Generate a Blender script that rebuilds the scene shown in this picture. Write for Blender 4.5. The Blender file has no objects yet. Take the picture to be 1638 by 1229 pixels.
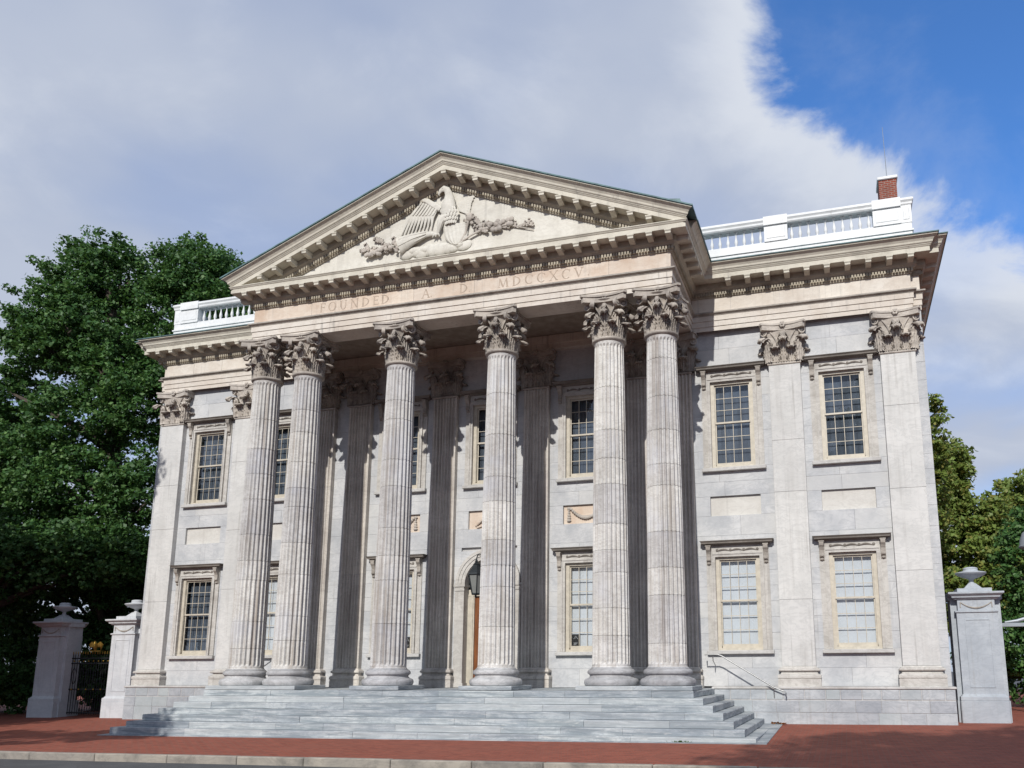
import bpy, math, random
import numpy as np
from mathutils import Matrix, Vector
R_ = math.radians
rnd = random.Random(7)
scn = bpy.context.scene
COL = scn.collection

# ------------------------------------------------------------------ camera
CX, CY, CZ = 11.4162, -26.2141, 1.6122
pitch, roll, yaw = 0.1956, -0.0039, 0.2807
cz_, sz_ = math.cos(yaw), math.sin(yaw); cp_, sp_ = math.cos(pitch), math.sin(pitch)
right = Vector((cz_, sz_, 0)); fwd = Vector((-sz_*cp_, cz_*cp_, sp_)); up = right.cross(fwd)
r2 = right*math.cos(roll)+up*math.sin(roll); u2 = up*math.cos(roll)-right*math.sin(roll)
cam = bpy.data.cameras.new('camera'); camo = bpy.data.objects.new('camera', cam); COL.objects.link(camo)
m = Matrix.Identity(4)
for i in range(3):
    m[i][0] = r2[i]; m[i][1] = u2[i]; m[i][2] = -fwd[i]
m[0][3], m[1][3], m[2][3] = CX, CY, CZ
camo.matrix_world = m
cam.sensor_width = 36; cam.lens = 36*1344.865/1638
cam.shift_x = (819-956.32)/1638; cam.shift_y = (806.32-614.5)/1638
cam.clip_end = 3000; cam.clip_start = 0.1
scn.camera = camo

# ------------------------------------------------------------------ world, sun, exposure
SUN = Vector((0.035, -1, 0.66)).normalized()
w = bpy.data.worlds.new('World'); scn.world = w; w.use_nodes = True
nt = w.node_tree; nt.nodes.clear()
def N(nt, t, **kw):
    n = nt.nodes.new(t)
    for k, v in kw.items():
        if k.startswith('i_'):
            key = k[2:]; key = int(key) if key.isdigit() else key.replace('_', ' ')
            n.inputs[key].default_value = v
        else: setattr(n, k, v)
    return n
def math_(nt, op, a, b=None, c=None, clamp=False):
    n = nt.nodes.new('ShaderNodeMath'); n.operation = op; n.use_clamp = clamp
    for i, v in enumerate((a, b, c)):
        if v is None: continue
        if hasattr(v, 'is_output'): nt.links.new(v, n.inputs[i])
        else: n.inputs[i].default_value = v
    return n.outputs[0]
def mixc(nt, f, a, b, mode='MIX'):
    n = nt.nodes.new('ShaderNodeMix'); n.data_type = 'RGBA'; n.blend_type = mode
    for s, v in ((0, f), (6, a), (7, b)):
        if hasattr(v, 'is_output'): nt.links.new(v, n.inputs[s])
        else: n.inputs[s].default_value = v if s == 0 else (*v, 1) if len(v) == 3 else v
    return n.outputs[2]
def ramp(nt, f, stops):
    n = nt.nodes.new('ShaderNodeMapRange'); n.interpolation_type = 'SMOOTHSTEP'; n.clamp = True
    n.inputs[1].default_value, n.inputs[2].default_value = stops[0], stops[1]
    n.inputs[3].default_value, n.inputs[4].default_value = (stops[2], stops[3]) if len(stops) > 2 else (0, 1)
    nt.links.new(f, n.inputs[0]); return n.outputs[0]
sky = N(nt, 'ShaderNodeTexSky', sky_type='NISHITA', sun_disc=False, sun_elevation=math.asin(SUN.z), sun_rotation=math.pi-0.035,
        air_density=1.0, dust_density=0.3, ozone_density=3.0, altitude=0)
tc = N(nt, 'ShaderNodeTexCoord')
sep = N(nt, 'ShaderNodeSeparateXYZ'); nt.links.new(tc.outputs['Generated'], sep.inputs[0])
zz = math_(nt, 'ADD', math_(nt, 'MAXIMUM', sep.outputs[2], 0.0), 0.22)
px = math_(nt, 'DIVIDE', sep.outputs[0], zz); py = math_(nt, 'DIVIDE', sep.outputs[1], zz)
comb = N(nt, 'ShaderNodeCombineXYZ'); nt.links.new(px, comb.inputs[0]); nt.links.new(py, comb.inputs[1])
def wnoise(scale, detail, rough, off, dist=0.0):
    mp = N(nt, 'ShaderNodeMapping'); mp.inputs['Location'].default_value = off
    nt.links.new(comb.outputs[0], mp.inputs[0])
    n = N(nt, 'ShaderNodeTexNoise', i_Scale=scale, i_Detail=detail, i_Roughness=rough, i_Distortion=dist)
    nt.links.new(mp.outputs[0], n.inputs['Vector']); return n.outputs['Fac']
n_edge = wnoise(3.6, 11, 0.6, (3.1, 1.7, 0), 0.35)
n_big = wnoise(0.9, 5, 0.5, (7.4, 2.2, 0))
n_mid = wnoise(1.7, 4, 0.5, (1.4, 9.2, 0))
# a broad clear opening in the broken cloud deck lies up and to the right
HOLE = Vector((0.26525, 0.68478, 0.67877)).normalized()
dp = N(nt, 'ShaderNodeVectorMath', operation='DOT_PRODUCT'); nt.links.new(tc.outputs['Generated'], dp.inputs[0]); dp.inputs[1].default_value = HOLE
d_ = math_(nt, 'SUBTRACT', math_(nt, 'ARCCOSINE', dp.outputs['Value']), 0.318)
d_ = math_(nt, 'MINIMUM', math_(nt, 'MULTIPLY', d_, 5.5), 0.6)
cov = math_(nt, 'ADD', d_, math_(nt, 'MULTIPLY', math_(nt, 'SUBTRACT', n_edge, 0.5), 1.0))
cov = math_(nt, 'ADD', cov, math_(nt, 'MULTIPLY', math_(nt, 'SUBTRACT', n_big, 0.5), 0.2))
thick = ramp(nt, cov, (0.15, 0.66))
mask = math_(nt, 'MULTIPLY', ramp(nt, cov, (-0.02, 0.17)), math_(nt, 'ADD', math_(nt, 'MULTIPLY', ramp(nt, n_mid, (.3, .6)), .28), .72))
shade = ramp(nt, n_mid, (0.35, 0.68))
ccol = mixc(nt, thick, (4.9, 5.15, 5.6), (2.95, 3.35, 4.25))
ccol = mixc(nt, math_(nt, 'MULTIPLY', shade, 0.4), ccol, (3.9, 4.25, 5.0))
wisp = ramp(nt, n_edge, (0.45, 0.75, 0.0, 0.16))
skyc = mixc(nt, 1.0, sky.outputs[0], (.60, .97, 1.38), 'MULTIPLY')
base = mixc(nt, wisp, skyc, (4.1, 4.5, 5.2))
fin = mixc(nt, mask, base, ccol)
bg = N(nt, 'ShaderNodeBackground', i_Strength=0.15); nt.links.new(fin, bg.inputs['Color'])
wo = N(nt, 'ShaderNodeOutputWorld'); nt.links.new(bg.outputs[0], wo.inputs[0])

sl = bpy.data.lights.new('sun', 'SUN'); sl.energy = 3.95; sl.angle = R_(0.53); sl.color = (1.0, 0.965, 0.91)
so = bpy.data.objects.new('sun', sl); COL.objects.link(so); so.location = (5, -40, 40)
so.rotation_euler = SUN.to_track_quat('Z', 'Y').to_euler()
vs = scn.view_settings; vs.view_transform = 'Standard'; vs.look = 'None'; vs.exposure = 0; vs.gamma = 1
vs.use_curve_mapping = False
scn.cycles.max_bounces = 8; scn.cycles.transparent_max_bounces = 12
scn.cycles.caustics_reflective = False; scn.cycles.caustics_refractive = False

# ------------------------------------------------------------------ materials
def newmat(name):
    mt = bpy.data.materials.new(name); mt.use_nodes = True; t = mt.node_tree; t.nodes.clear()
    out = N(t, 'ShaderNodeOutputMaterial'); b = N(t, 'ShaderNodeBsdfPrincipled')
    t.links.new(b.outputs[0], out.inputs[0]); return mt, t, b, out
def pos(t, scale=(1, 1, 1), rot=(0, 0, 0), loc=(0, 0, 0), coord='world'):
    if coord == 'world': g = N(t, 'ShaderNodeNewGeometry').outputs['Position']
    else: g = N(t, 'ShaderNodeTexCoord').outputs['Object']
    mp = N(t, 'ShaderNodeMapping'); mp.inputs['Scale'].default_value = scale; mp.inputs['Rotation'].default_value = rot; mp.inputs['Location'].default_value = loc
    t.links.new(g, mp.inputs[0]); return mp.outputs[0]
def noise(t, vec, scale, detail=6, rough=.55, dist=0):
    n = N(t, 'ShaderNodeTexNoise', i_Scale=scale, i_Detail=detail, i_Roughness=rough, i_Distortion=dist); t.links.new(vec, n.inputs['Vector']); return n.outputs['Fac']
def bump(t, b, h, strength=.3, dist=.02):
    n = N(t, 'ShaderNodeBump', i_Strength=strength, i_Distance=dist); t.links.new(h, n.inputs['Height']); t.links.new(n.outputs[0], b.inputs['Normal'])
def stone(name, c1, c2, vein, veinf=.35, stain=None, stainf=0., streak=False, rand=.0, rand_tint=None, rough=.72, bmp=.25, patch=None, patchf=0., runs=0.22, runc=(.27, .255, .235), hband=None):
    mt, t, b, out = newmat(name)
    P = pos(t)
    c = mixc(t, ramp(t, noise(t, P, .75, 7, .6, .4), (.34, .68)), c1, c2)
    v = noise(t, pos(t, (1.0, 1.0, 2.6), (0.35, .5, .25)), 1.3, 9, .66, 1.5)
    vm = math_(t, 'ABSOLUTE', math_(t, 'SUBTRACT', v, .5))
    c = mixc(t, math_(t, 'MULTIPLY', ramp(t, vm, (0.0, .05, 1, 0)), veinf), c, vein)
    c = mixc(t, math_(t, 'MULTIPLY', ramp(t, noise(t, P, 5.5, 8, .7), (.45, .75)), .28), c, vein)
    if patch: c = mixc(t, math_(t, 'MULTIPLY', ramp(t, noise(t, pos(t, (1, 1, 1), (0, 0, 0), (9, 4, 2)), .55, 5, .6, .3), (.5, .66)), patchf), c, patch)
    if stain:
        vec = pos(t, (5.5, 5.5, .22)) if streak else pos(t, (1, 1, 1), (0, 0, 0), (3, 7, 1))
        s = ramp(t, noise(t, vec, 1.0 if streak else 1.6, 7, .62), (.47, .72))
        c = mixc(t, math_(t, 'MULTIPLY', s, stainf), c, stain)
    if hband:
        c = mixc(t, ramp(t, noise(t, pos(t, (.55, 1.2, 7), (0, 0, 0), (4, 1, 6)), 1.6, 8, .65, .6), (.42, .62)), c, hband[0])
        c = mixc(t, math_(t, 'MULTIPLY', ramp(t, noise(t, pos(t, (.8, 2, 9), (0, 0, 0), (1, 8, 2)), 2.2, 8, .7, .8), (.55, .70)), .7), c, hband[1])
    if runs:
        q = math_(t, 'MULTIPLY', ramp(t, noise(t, pos(t, (9, 9, .16), (0, 0, 0), (5, 2, 8)), 1.0, 6, .6), (.52, .74)), ramp(t, noise(t, pos(t, (1, 1, 1), (0, 0, 0), (2, 5, 3)), .8, 4, .6), (.4, .62)))
        c = mixc(t, math_(t, 'MULTIPLY', q, runs*2), c, runc)
    if rand:
        oi = N(t, 'ShaderNodeObjectInfo')
        tint = mixc(t, oi.outputs['Random'], (1-rand, 1-rand, 1-rand*.85), (1+rand*.35, 1+rand*.33, 1+rand*.28))
        c = mixc(t, 1.0, c, tint, 'MULTIPLY')
        if rand_tint:
            h = math_(t, 'FRACT', math_(t, 'MULTIPLY', oi.outputs['Random'], 7.31))
            c = mixc(t, ramp(t, h, (.6, .95, 0, .42)), c, rand_tint)
    t.links.new(c, b.inputs['Base Color'])
    b.inputs['Roughness'].default_value = rough; b.inputs['Specular IOR Level'].default_value = .3
    bump(t, b, noise(t, P, 26, 8, .7), bmp, .012)
    return mt
def plain(name, col, rough=.5, metal=0., var=.12, vscale=3., bmp=0., spec=.4, streak=False):
    mt, t, b, out = newmat(name)
    vec = pos(t, (4, 4, .4)) if streak else pos(t)
    f = ramp(t, noise(t, vec, vscale, 7, .65), (.3, .72))
    c = mixc(t, f, tuple(x*(1-var) for x in col), tuple(min(1, x*(1+var*.6)) for x in col))
    t.links.new(c, b.inputs['Base Color']); b.inputs['Roughness'].default_value = rough; b.inputs['Metallic'].default_value = metal
    b.inputs['Specular IOR Level'].default_value = spec
    if bmp: bump(t, b, noise(t, pos(t), 30, 6, .7), bmp, .01)
    return mt
MAT = {}
MAT['wall'] = stone('wall_marble', (.585, .587, .585), (.465, .475, .485), (.355, .37, .385), .4, rand=.045, rand_tint=(.56, .553, .53), stain=(.36, .375, .395), stainf=.6)
MAT['backing'] = stone('joint_mortar', (.50, .49, .475), (.44, .43, .42), (.2, .2, .2), .2)
MAT['colbase'] = stone('column_base_marble', (.52, .52, .52), (.36, .36, .365), (.2, .2, .205), .4, rand=.15, stain=(.17, .165, .165), stainf=.6)
MAT['pil'] = stone('pilaster_marble', (.63, .622, .60), (.55, .545, .525), (.43, .43, .42), .4, rand=.05, stain=(.42, .405, .38), stainf=.3, streak=True, runs=.28)
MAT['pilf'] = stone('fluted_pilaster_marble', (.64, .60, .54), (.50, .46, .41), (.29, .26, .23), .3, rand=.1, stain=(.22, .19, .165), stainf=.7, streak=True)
MAT['col'] = stone('column_marble', (.665, .655, .63), (.55, .538, .512), (.34, .315, .285), .4, rand=.17, stain=(.285, .24, .20), stainf=.78, streak=True, patch=(.55, .56, .59), patchf=.5, runs=.4)
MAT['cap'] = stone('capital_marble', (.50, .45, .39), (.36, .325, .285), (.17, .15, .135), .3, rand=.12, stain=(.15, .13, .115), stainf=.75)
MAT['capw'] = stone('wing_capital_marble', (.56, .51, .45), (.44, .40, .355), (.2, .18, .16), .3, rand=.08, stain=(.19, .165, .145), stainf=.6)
MAT['entab'] = stone('entablature_marble', (.70, .655, .585), (.62, .555, .475), (.47, .41, .35), .25, rand=.06, stain=(.46, .39, .32), stainf=.4, streak=False, runs=.35)
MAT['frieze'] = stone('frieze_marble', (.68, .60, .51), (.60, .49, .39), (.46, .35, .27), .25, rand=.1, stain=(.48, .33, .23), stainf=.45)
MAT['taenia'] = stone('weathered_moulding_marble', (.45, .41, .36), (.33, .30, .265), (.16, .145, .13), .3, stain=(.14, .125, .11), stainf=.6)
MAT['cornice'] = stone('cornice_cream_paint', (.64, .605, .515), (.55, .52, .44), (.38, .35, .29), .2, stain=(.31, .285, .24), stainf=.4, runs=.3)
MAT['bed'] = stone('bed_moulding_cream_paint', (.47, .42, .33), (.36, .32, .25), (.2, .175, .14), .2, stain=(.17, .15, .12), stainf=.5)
MAT['tymp'] = stone('tympanum_paint', (.67, .65, .59), (.59, .565, .50), (.42, .395, .345), .25, stain=(.38, .355, .31), stainf=.4)
MAT['plinth'] = stone('plinth_marble', (.475, .495, .51), (.345, .37, .395), (.245, .27, .295), .4, rand=.16, rand_tint=(.40, .455, .45), stain=(.27, .29, .31), stainf=.4)
MAT['step'] = stone('step_marble', (.50, .525, .525), (.335, .37, .395), (.22, .25, .28), .45, rand=.17, rand_tint=(.50, .515, .51), stain=(.25, .285, .30), stainf=.5, bmp=.6, runs=0, hband=((.235, .265, .285), (.58, .58, .555)))
MAT['trim'] = stone('window_stone', (.57, .548, .512), (.47, .452, .42), (.28, .26, .235), .35, stain=(.23, .205, .18), stainf=.45, runs=.35)
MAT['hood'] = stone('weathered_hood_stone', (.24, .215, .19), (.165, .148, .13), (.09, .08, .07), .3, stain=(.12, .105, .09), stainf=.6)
MAT['pier'] = stone('pier_marble', (.58, .59, .605), (.49, .505, .525), (.38, .395, .42), .3, stain=(.38, .395, .42), stainf=.35)
MAT['panel'] = stone('panel_marble', (.63, .615, .575), (.56, .54, .50), (.45, .43, .40), .35, stain=(.45, .425, .385), stainf=.3)
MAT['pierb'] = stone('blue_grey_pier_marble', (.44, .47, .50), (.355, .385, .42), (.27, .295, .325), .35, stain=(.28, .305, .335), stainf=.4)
MAT['sill'] = stone('sill_stone', (.56, .55, .53), (.46, .45, .43), (.3, .29, .275), .3, stain=(.24, .22, .2), stainf=.4)
MAT['letter'] = plain('incised_letter_stone', (.43, .345, .275), .8, var=.3, vscale=9)
MAT['wood'] = plain('cream_window_paint', (.53, .485, .40), .45, var=.16, vscale=5)
MAT['white'] = stone('white_paint', (.76, .77, .77), (.68, .695, .70), (.55, .565, .57), .25, stain=(.52, .52, .51), stainf=.4, rough=.5, bmp=.08, runs=.2, runc=(.42, .43, .43))
MAT['copper'] = plain('verdigris_copper', (.13, .22, .23), .55, var=.45, vscale=2.2)
MAT['lead'] = plain('dark_metal_flashing', (.10, .085, .08), .5, .3, var=.5, vscale=4)
MAT['door'] = plain('varnished_wood', (.21, .075, .026), .38, var=.35, vscale=6, streak=True)
MAT['iron'] = plain('black_iron', (.012, .013, .014), .45, .2, var=.3)
MAT['lantern'] = plain('lantern_metal', (.030, .036, .040), .45, .5, var=.3)
MAT['steel'] = plain('brushed_steel', (.34, .34, .34), .42, 1.0, var=.1)
MAT['gold'] = plain('gilding', (.50, .31, .07), .4, .9, var=.2)
MAT['blind'] = plain('white_blind', (.64, .665, .69), .8, var=.05)
MAT['curtain'] = plain('grey_curtain', (.085, .105, .135), .85, var=.4, vscale=1.4, streak=True)
MAT['dark'] = plain('interior_plaster', (.10, .10, .105), .9)
MAT['greymetal'] = plain('grey_painted_metal', (.30, .33, .36), .45, .2, var=.15)
MAT['black'] = plain('black_sign', (.012, .012, .012), .5)
MAT['kerb'] = stone('kerb_granite', (.37, .33, .275), (.27, .245, .21), (.17, .155, .14), .3, rand=.2, stain=(.10, .095, .085), stainf=.7, bmp=.6)
MAT['ceil'] = plain('ceiling_plaster', (.30, .255, .21), .9, var=.25)
MAT['lampglass'] = plain('frosted_lantern_glass', (.20, .21, .20), .25, var=.1)
def brickmat(name, c1, c2, mortar, scale, bw, bh, rot=(0, 0, 0), coord='world', bumps=.5, blotch=.5, dark=(.12, .05, .04)):
    mt, t, b, out = newmat(name)
    vec = pos(t, (1, 1, 1), rot, coord=coord)
    br = N(t, 'ShaderNodeTexBrick', i_Scale=scale, i_Mortar_Size=.012, i_Mortar_Smooth=.3, i_Bias=0., i_Brick_Width=bw, i_Row_Height=bh)
    br.inputs['Color1'].default_value = (*c1, 1); br.inputs['Color2'].default_value = (*c2, 1); br.inputs['Mortar'].default_value = (*mortar, 1)
    t.links.new(vec, br.inputs['Vector'])
    c = mixc(t, math_(t, 'MULTIPLY', ramp(t, noise(t, pos(t), 1.1, 7, .65), (.42, .7)), blotch), br.outputs['Color'], dark)
    c = mixc(t, math_(t, 'MULTIPLY', ramp(t, noise(t, pos(t), 14, 5, .7), (.45, .75)), .25), c, (.27, .13, .095))
    t.links.new(c, b.inputs['Base Color']); b.inputs['Roughness'].default_value = .85; b.inputs['Specular IOR Level'].default_value = .25
    h = math_(t, 'ADD', math_(t, 'MULTIPLY', br.outputs['Fac'], -1.0), math_(t, 'MULTIPLY', noise(t, pos(t), 30, 4, .6), .5))
    bump(t, b, h, bumps, .006); return mt
MAT['paving'] = brickmat('brick_paving', (.315, .082, .050), (.205, .047, .029), (.20, .105, .075), 1.0, .21, .105, bumps=.6, blotch=.35, dark=(.22, .085, .06))
MAT['chimney'] = brickmat('chimney_brick', (.30, .06, .03), (.20, .04, .025), (.30, .25, .22), 1.0, .21, .075, rot=(R_(90), 0, 0), blotch=.4)
MAT['farbrick'] = brickmat('opposite_building_brick', (.28, .10, .06), (.22, .08, .05), (.3, .27, .24), 1.0, .21, .075, rot=(R_(90), 0, 0))
# glass: lets the sun through and mirrors the sky by fresnel
mt = bpy.data.materials.new('window_glass'); mt.use_nodes = True; t = mt.node_tree; t.nodes.clear()
out = N(t, 'ShaderNodeOutputMaterial'); fr = N(t, 'ShaderNodeFresnel', i_IOR=1.85)
tr = N(t, 'ShaderNodeBsdfTransparent'); tr.inputs[0].default_value = (.955, .965, .97, 1)
gl = N(t, 'ShaderNodeBsdfGlossy', i_Roughness=.01); mx = N(t, 'ShaderNodeMixShader')
bn = N(t, 'ShaderNodeBump', i_Strength=.06, i_Distance=.05); t.links.new(noise(t, pos(t), 2.5, 2, .5), bn.inputs['Height']); t.links.new(bn.outputs[0], gl.inputs['Normal'])
gb_ = N(t, 'ShaderNodeNewGeometry'); t.links.new(math_(t, 'MULTIPLY', fr.outputs[0], math_(t, 'SUBTRACT', 1.0, gb_.outputs['Backfacing'])), mx.inputs[0]); t.links.new(tr.outputs[0], mx.inputs[1]); t.links.new(gl.outputs[0], mx.inputs[2]); t.links.new(mx.outputs[0], out.inputs[0])
MAT['glass'] = mt
# asphalt
mt, t, b, out = newmat('asphalt')
c = mixc(t, ramp(t, noise(t, pos(t), 1.2, 8, .7), (.35, .7)), (.055, .057, .06), (.085, .087, .09))
c = mixc(t, ramp(t, noise(t, pos(t), 60, 3, .6), (.5, .75, 0, .6)), c, (.16, .16, .16))
t.links.new(c, b.inputs['Base Color']); b.inputs['Roughness'].default_value = .9; bump(t, b, noise(t, pos(t), 60, 4, .7), .5, .008); MAT['asphalt'] = mt
def leafmat(name, cols, trans):
    mt, t, b, out = newmat(name)
    g = N(t, 'ShaderNodeNewGeometry'); r = g.outputs['Random Per Island']
    c = mixc(t, ramp(t, r, (0.0, .55)), cols[0], cols[1]); c = mixc(t, ramp(t, r, (.6, 1.0)), c, cols[2])
    c = mixc(t, math_(t, 'MULTIPLY', ramp(t, noise(t, pos(t), .5, 4, .6), (.4, .65)), .55), c, cols[3])
    t.links.new(c, b.inputs['Base Color']); b.inputs['Roughness'].default_value = .52; b.inputs['Specular IOR Level'].default_value = .35
    tl = N(t, 'ShaderNodeBsdfTranslucent'); t.links.new(mixc(t, .5, c, trans), tl.inputs[0])
    mx = N(t, 'ShaderNodeMixShader', i_0=.28); t.links.new(b.outputs[0], mx.inputs[1]); t.links.new(tl.outputs[0], mx.inputs[2])
    t.links.new(mx.outputs[0], out.inputs[0]); return mt
MAT['leafa'] = leafmat('maple_leaf', ((.030, .086, .024), (.066, .155, .038), (.145, .25, .075), (.036, .094, .030)), (.14, .27, .045))
MAT['leafb'] = leafmat('linden_leaf', ((.11, .17, .035), (.175, .25, .05), (.29, .25, .07), (.135, .19, .045)), (.30, .36, .06))
MAT['leafc'] = leafmat('shade_tree_leaf', ((.03, .06, .016), (.05, .09, .02), (.07, .11, .028), (.035, .07, .018)), (.1, .16, .02))
MAT['bark'] = plain('bark', (.075, .060, .048), .95, var=.5, vscale=3, bmp=.8, streak=True)

# ------------------------------------------------------------------ mesh helpers
_wr = random.Random(21)
class MB:
    def worn(s, x0, x1, y0, y1, z0, z1):           # step stone with an uneven, foot-worn front arris
        n = max(3, int((x1-x0)/.3)); vs = []
        for i in range(n+1):
            x = x0+(x1-x0)*i/n; c = _wr.uniform(.008, .03)*(1.4 if i in (0, n) else 1); d = _wr.uniform(0, .007); e = _wr.uniform(-.004, .006)
            vs += [(x, y1, z0), (x, y0+.004, z0), (x, y0+e, z1-c), (x, y0+e+c*.35, z1-c*.35-d*.3), (x, y0+e+c, z1-d), (x, y0+.30, z1-d*.4), (x, y1, z1)]
        m_ = 7; fs = [(i*m_+j, (i+1)*m_+j, (i+1)*m_+(j+1) % m_, i*m_+(j+1) % m_) for i in range(n) for j in range(m_)]
        fs += [tuple(range(m_))[::-1], tuple(n*m_+j for j in range(m_))]
        return s.add(vs, fs)
    def __init__(s): s.v = []; s.f = []
    def add(s, vs, fs):
        o = len(s.v); s.v += [tuple(p) for p in vs]; s.f += [tuple(i+o for i in f) for f in fs]; return s
    def box(s, x0, x1, y0, y1, z0, z1):
        return s.add([(x0, y0, z0), (x1, y0, z0), (x1, y1, z0), (x0, y1, z0), (x0, y0, z1), (x1, y0, z1), (x1, y1, z1), (x0, y1, z1)],
              [(0, 3, 2, 1), (4, 5, 6, 7), (0, 1, 5, 4), (1, 2, 6, 5), (2, 3, 7, 6), (3, 0, 4, 7)])
    def cbox(s, x0, x1, y0, y1, z0, z1, c=.008):   # box whose front (-y) arrises are chamfered
        return s.add([(x0, y1, z0), (x1, y1, z0), (x1, y1, z1), (x0, y1, z1), (x0, y0+c, z0), (x1, y0+c, z0), (x1, y0+c, z1), (x0, y0+c, z1),
               (x0+c, y0, z0+c), (x1-c, y0, z0+c), (x1-c, y0, z1-c), (x0+c, y0, z1-c)],
              [(8, 9, 10, 11), (4, 5, 9, 8), (5, 6, 10, 9), (6, 7, 11, 10), (7, 4, 8, 11), (0, 1, 5, 4), (1, 2, 6, 5), (2, 3, 7, 6), (3, 0, 4, 7), (0, 3, 2, 1)])
    def rbox(s, x0, x1, y0, y1, z0, z1, c=.01):    # box with all arrises chamfered
        X, Y, Z = (x0, x1), (y0, y1), (z0, z1); vs = []; idx = {}
        for i in (0, 1):
            for j in (0, 1):
                for k in (0, 1):
                    sx, sy, sz = 1-2*i, 1-2*j, 1-2*k
                    for a, d in enumerate(((0, c, c), (c, 0, c), (c, c, 0))):
                        idx[i, j, k, a] = len(vs); vs.append((X[i]+sx*d[0], Y[j]+sy*d[1], Z[k]+sz*d[2]))
        q = [(0, 0), (1, 0), (1, 1), (0, 1)]; fs = []
        for i in (0, 1):
            fs.append(tuple(idx[i, a, b, 0] for a, b in q)); fs.append(tuple(idx[a, i, b, 1] for a, b in q)); fs.append(tuple(idx[a, b, i, 2] for a, b in q))
        for a in (0, 1):
            for b_ in (0, 1):
                fs.append((idx[0, a, b_, 1], idx[1, a, b_, 1], idx[1, a, b_, 2], idx[0, a, b_, 2]))
                fs.append((idx[a, 0, b_, 0], idx[a, 1, b_, 0], idx[a, 1, b_, 2], idx[a, 0, b_, 2]))
                fs.append((idx[a, b_, 0, 0], idx[a, b_, 1, 0], idx[a, b_, 1, 1], idx[a, b_, 0, 1]))
                for k in (0, 1): fs.append((idx[a, b_, k, 0], idx[a, b_, k, 1], idx[a, b_, k, 2]))
        return s.add(vs, fs)
    def lathe(s, prof, n=32, c=(0, 0, 0), cap=True, fx=1, fy=1):
        vs = [(c[0]+fx*r*math.cos(2*math.pi*i/n), c[1]+fy*r*math.sin(2*math.pi*i/n), c[2]+z) for r, z in prof for i in range(n)]
        fs = [(k*n+i, k*n+(i+1) % n, (k+1)*n+(i+1) % n, (k+1)*n+i) for k in range(len(prof)-1) for i in range(n)]
        if cap: fs += [tuple(range(n))[::-1], tuple((len(prof)-1)*n+i for i in range(n))]
        return s.add(vs, fs)
    def sweep(s, path, prof, ends=True):           # orthogonal path in xy, profile (offset outward, z)
        n = len(path); offs = []
        for i in range(n):
            ns = []
            for a, b in ((i-1, i), (i, i+1)):
                if a < 0 or b >= n: continue
                dx, dy = path[b][0]-path[a][0], path[b][1]-path[a][1]; l = math.hypot(dx, dy); ns.append((dy/l, -dx/l))
            if len(ns) == 2 and abs(ns[0][0]*ns[1][0]+ns[0][1]*ns[1][1]) < .5: o = (ns[0][0]+ns[1][0], ns[0][1]+ns[1][1])
            else: o = ns[0]
            offs.append(o)
        m_ = len(prof); vs = [(path[i][0]+o*offs[i][0], path[i][1]+o*offs[i][1], z) for i in range(n) for o, z in prof]
        fs = [(i*m_+j, (i+1)*m_+j, (i+1)*m_+j+1, i*m_+j+1) for i in range(n-1) for j in range(m_-1)]
        if ends: fs += [tuple(range(m_))[::-1], tuple((n-1)*m_+j for j in range(m_))]
        return s.add(vs, fs)
    def tube(s, pts, rad, n=8, flat=1.0, cap=True):
        pts = [Vector(p) for p in pts]; k = len(pts)
        if not hasattr(rad, '__len__'): rad = [rad]*k
        vs = []; prev = None
        for i in range(k):
            tg = (pts[min(i+1, k-1)]-pts[max(i-1, 0)]).normalized()
            a = (Vector((0, 1, 0)) if abs(tg.y) < .9 else Vector((1, 0, 0))) if prev is None else prev
            a = (a-tg*a.dot(tg)).normalized(); b = tg.cross(a); prev = a
            for j in range(n):
                th = 2*math.pi*j/n; p = pts[i]+(a*math.cos(th)*flat+b*math.sin(th))*rad[i]; vs.append(p)
        fs = [(i*n+j, i*n+(j+1) % n, (i+1)*n+(j+1) % n, (i+1)*n+j) for i in range(k-1) for j in range(n)]
        if cap: fs += [tuple(range(n))[::-1], tuple((k-1)*n+j for j in range(n))]
        return s.add(vs, fs)
    def prism_y(s, poly, y0, y1):                  # polygon in xz extruded along y
        n = len(poly); vs = [(x, y0, z) for x, z in poly]+[(x, y1, z) for x, z in poly]
        return s.add(vs, [tuple(range(n)), tuple(range(2*n-1, n-1, -1))]+[(i, (i+1) % n, n+(i+1) % n, n+i) for i in range(n)])
    def prism_x(s, poly, x0, x1):                  # polygon in yz extruded along x
        n = len(poly); vs = [(x0, y, z) for y, z in poly]+[(x1, y, z) for y, z in poly]
        return s.add(vs, [tuple(range(n))[::-1], tuple(range(n, 2*n))]+[(i, (i+1) % n, n+(i+1) % n, n+i) for i in range(n)])
    def prism_z(s, poly, z0, z1):
        n = len(poly); vs = [(x, y, z0) for x, y in poly]+[(x, y, z1) for x, y in poly]
        return s.add(vs, [tuple(range(n))[::-1], tuple(range(n, 2*n))]+[(i, (i+1) % n, n+(i+1) % n, n+i) for i in range(n)])
    def blob(s, c, r, n=8, m_=6):
        prof = [(max(1e-4, math.sin(math.pi*k/m_)), -math.cos(math.pi*k/m_)) for k in range(m_+1)]
        vs = [(c[0]+r[0]*p*math.cos(2*math.pi*i/n), c[1]+r[1]*p*math.sin(2*math.pi*i/n), c[2]+r[2]*z) for p, z in prof for i in range(n)]
        return s.add(vs, [(k*n+i, k*n+(i+1) % n, (k+1)*n+(i+1) % n, (k+1)*n+i) for k in range(m_) for i in range(n)])
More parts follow.
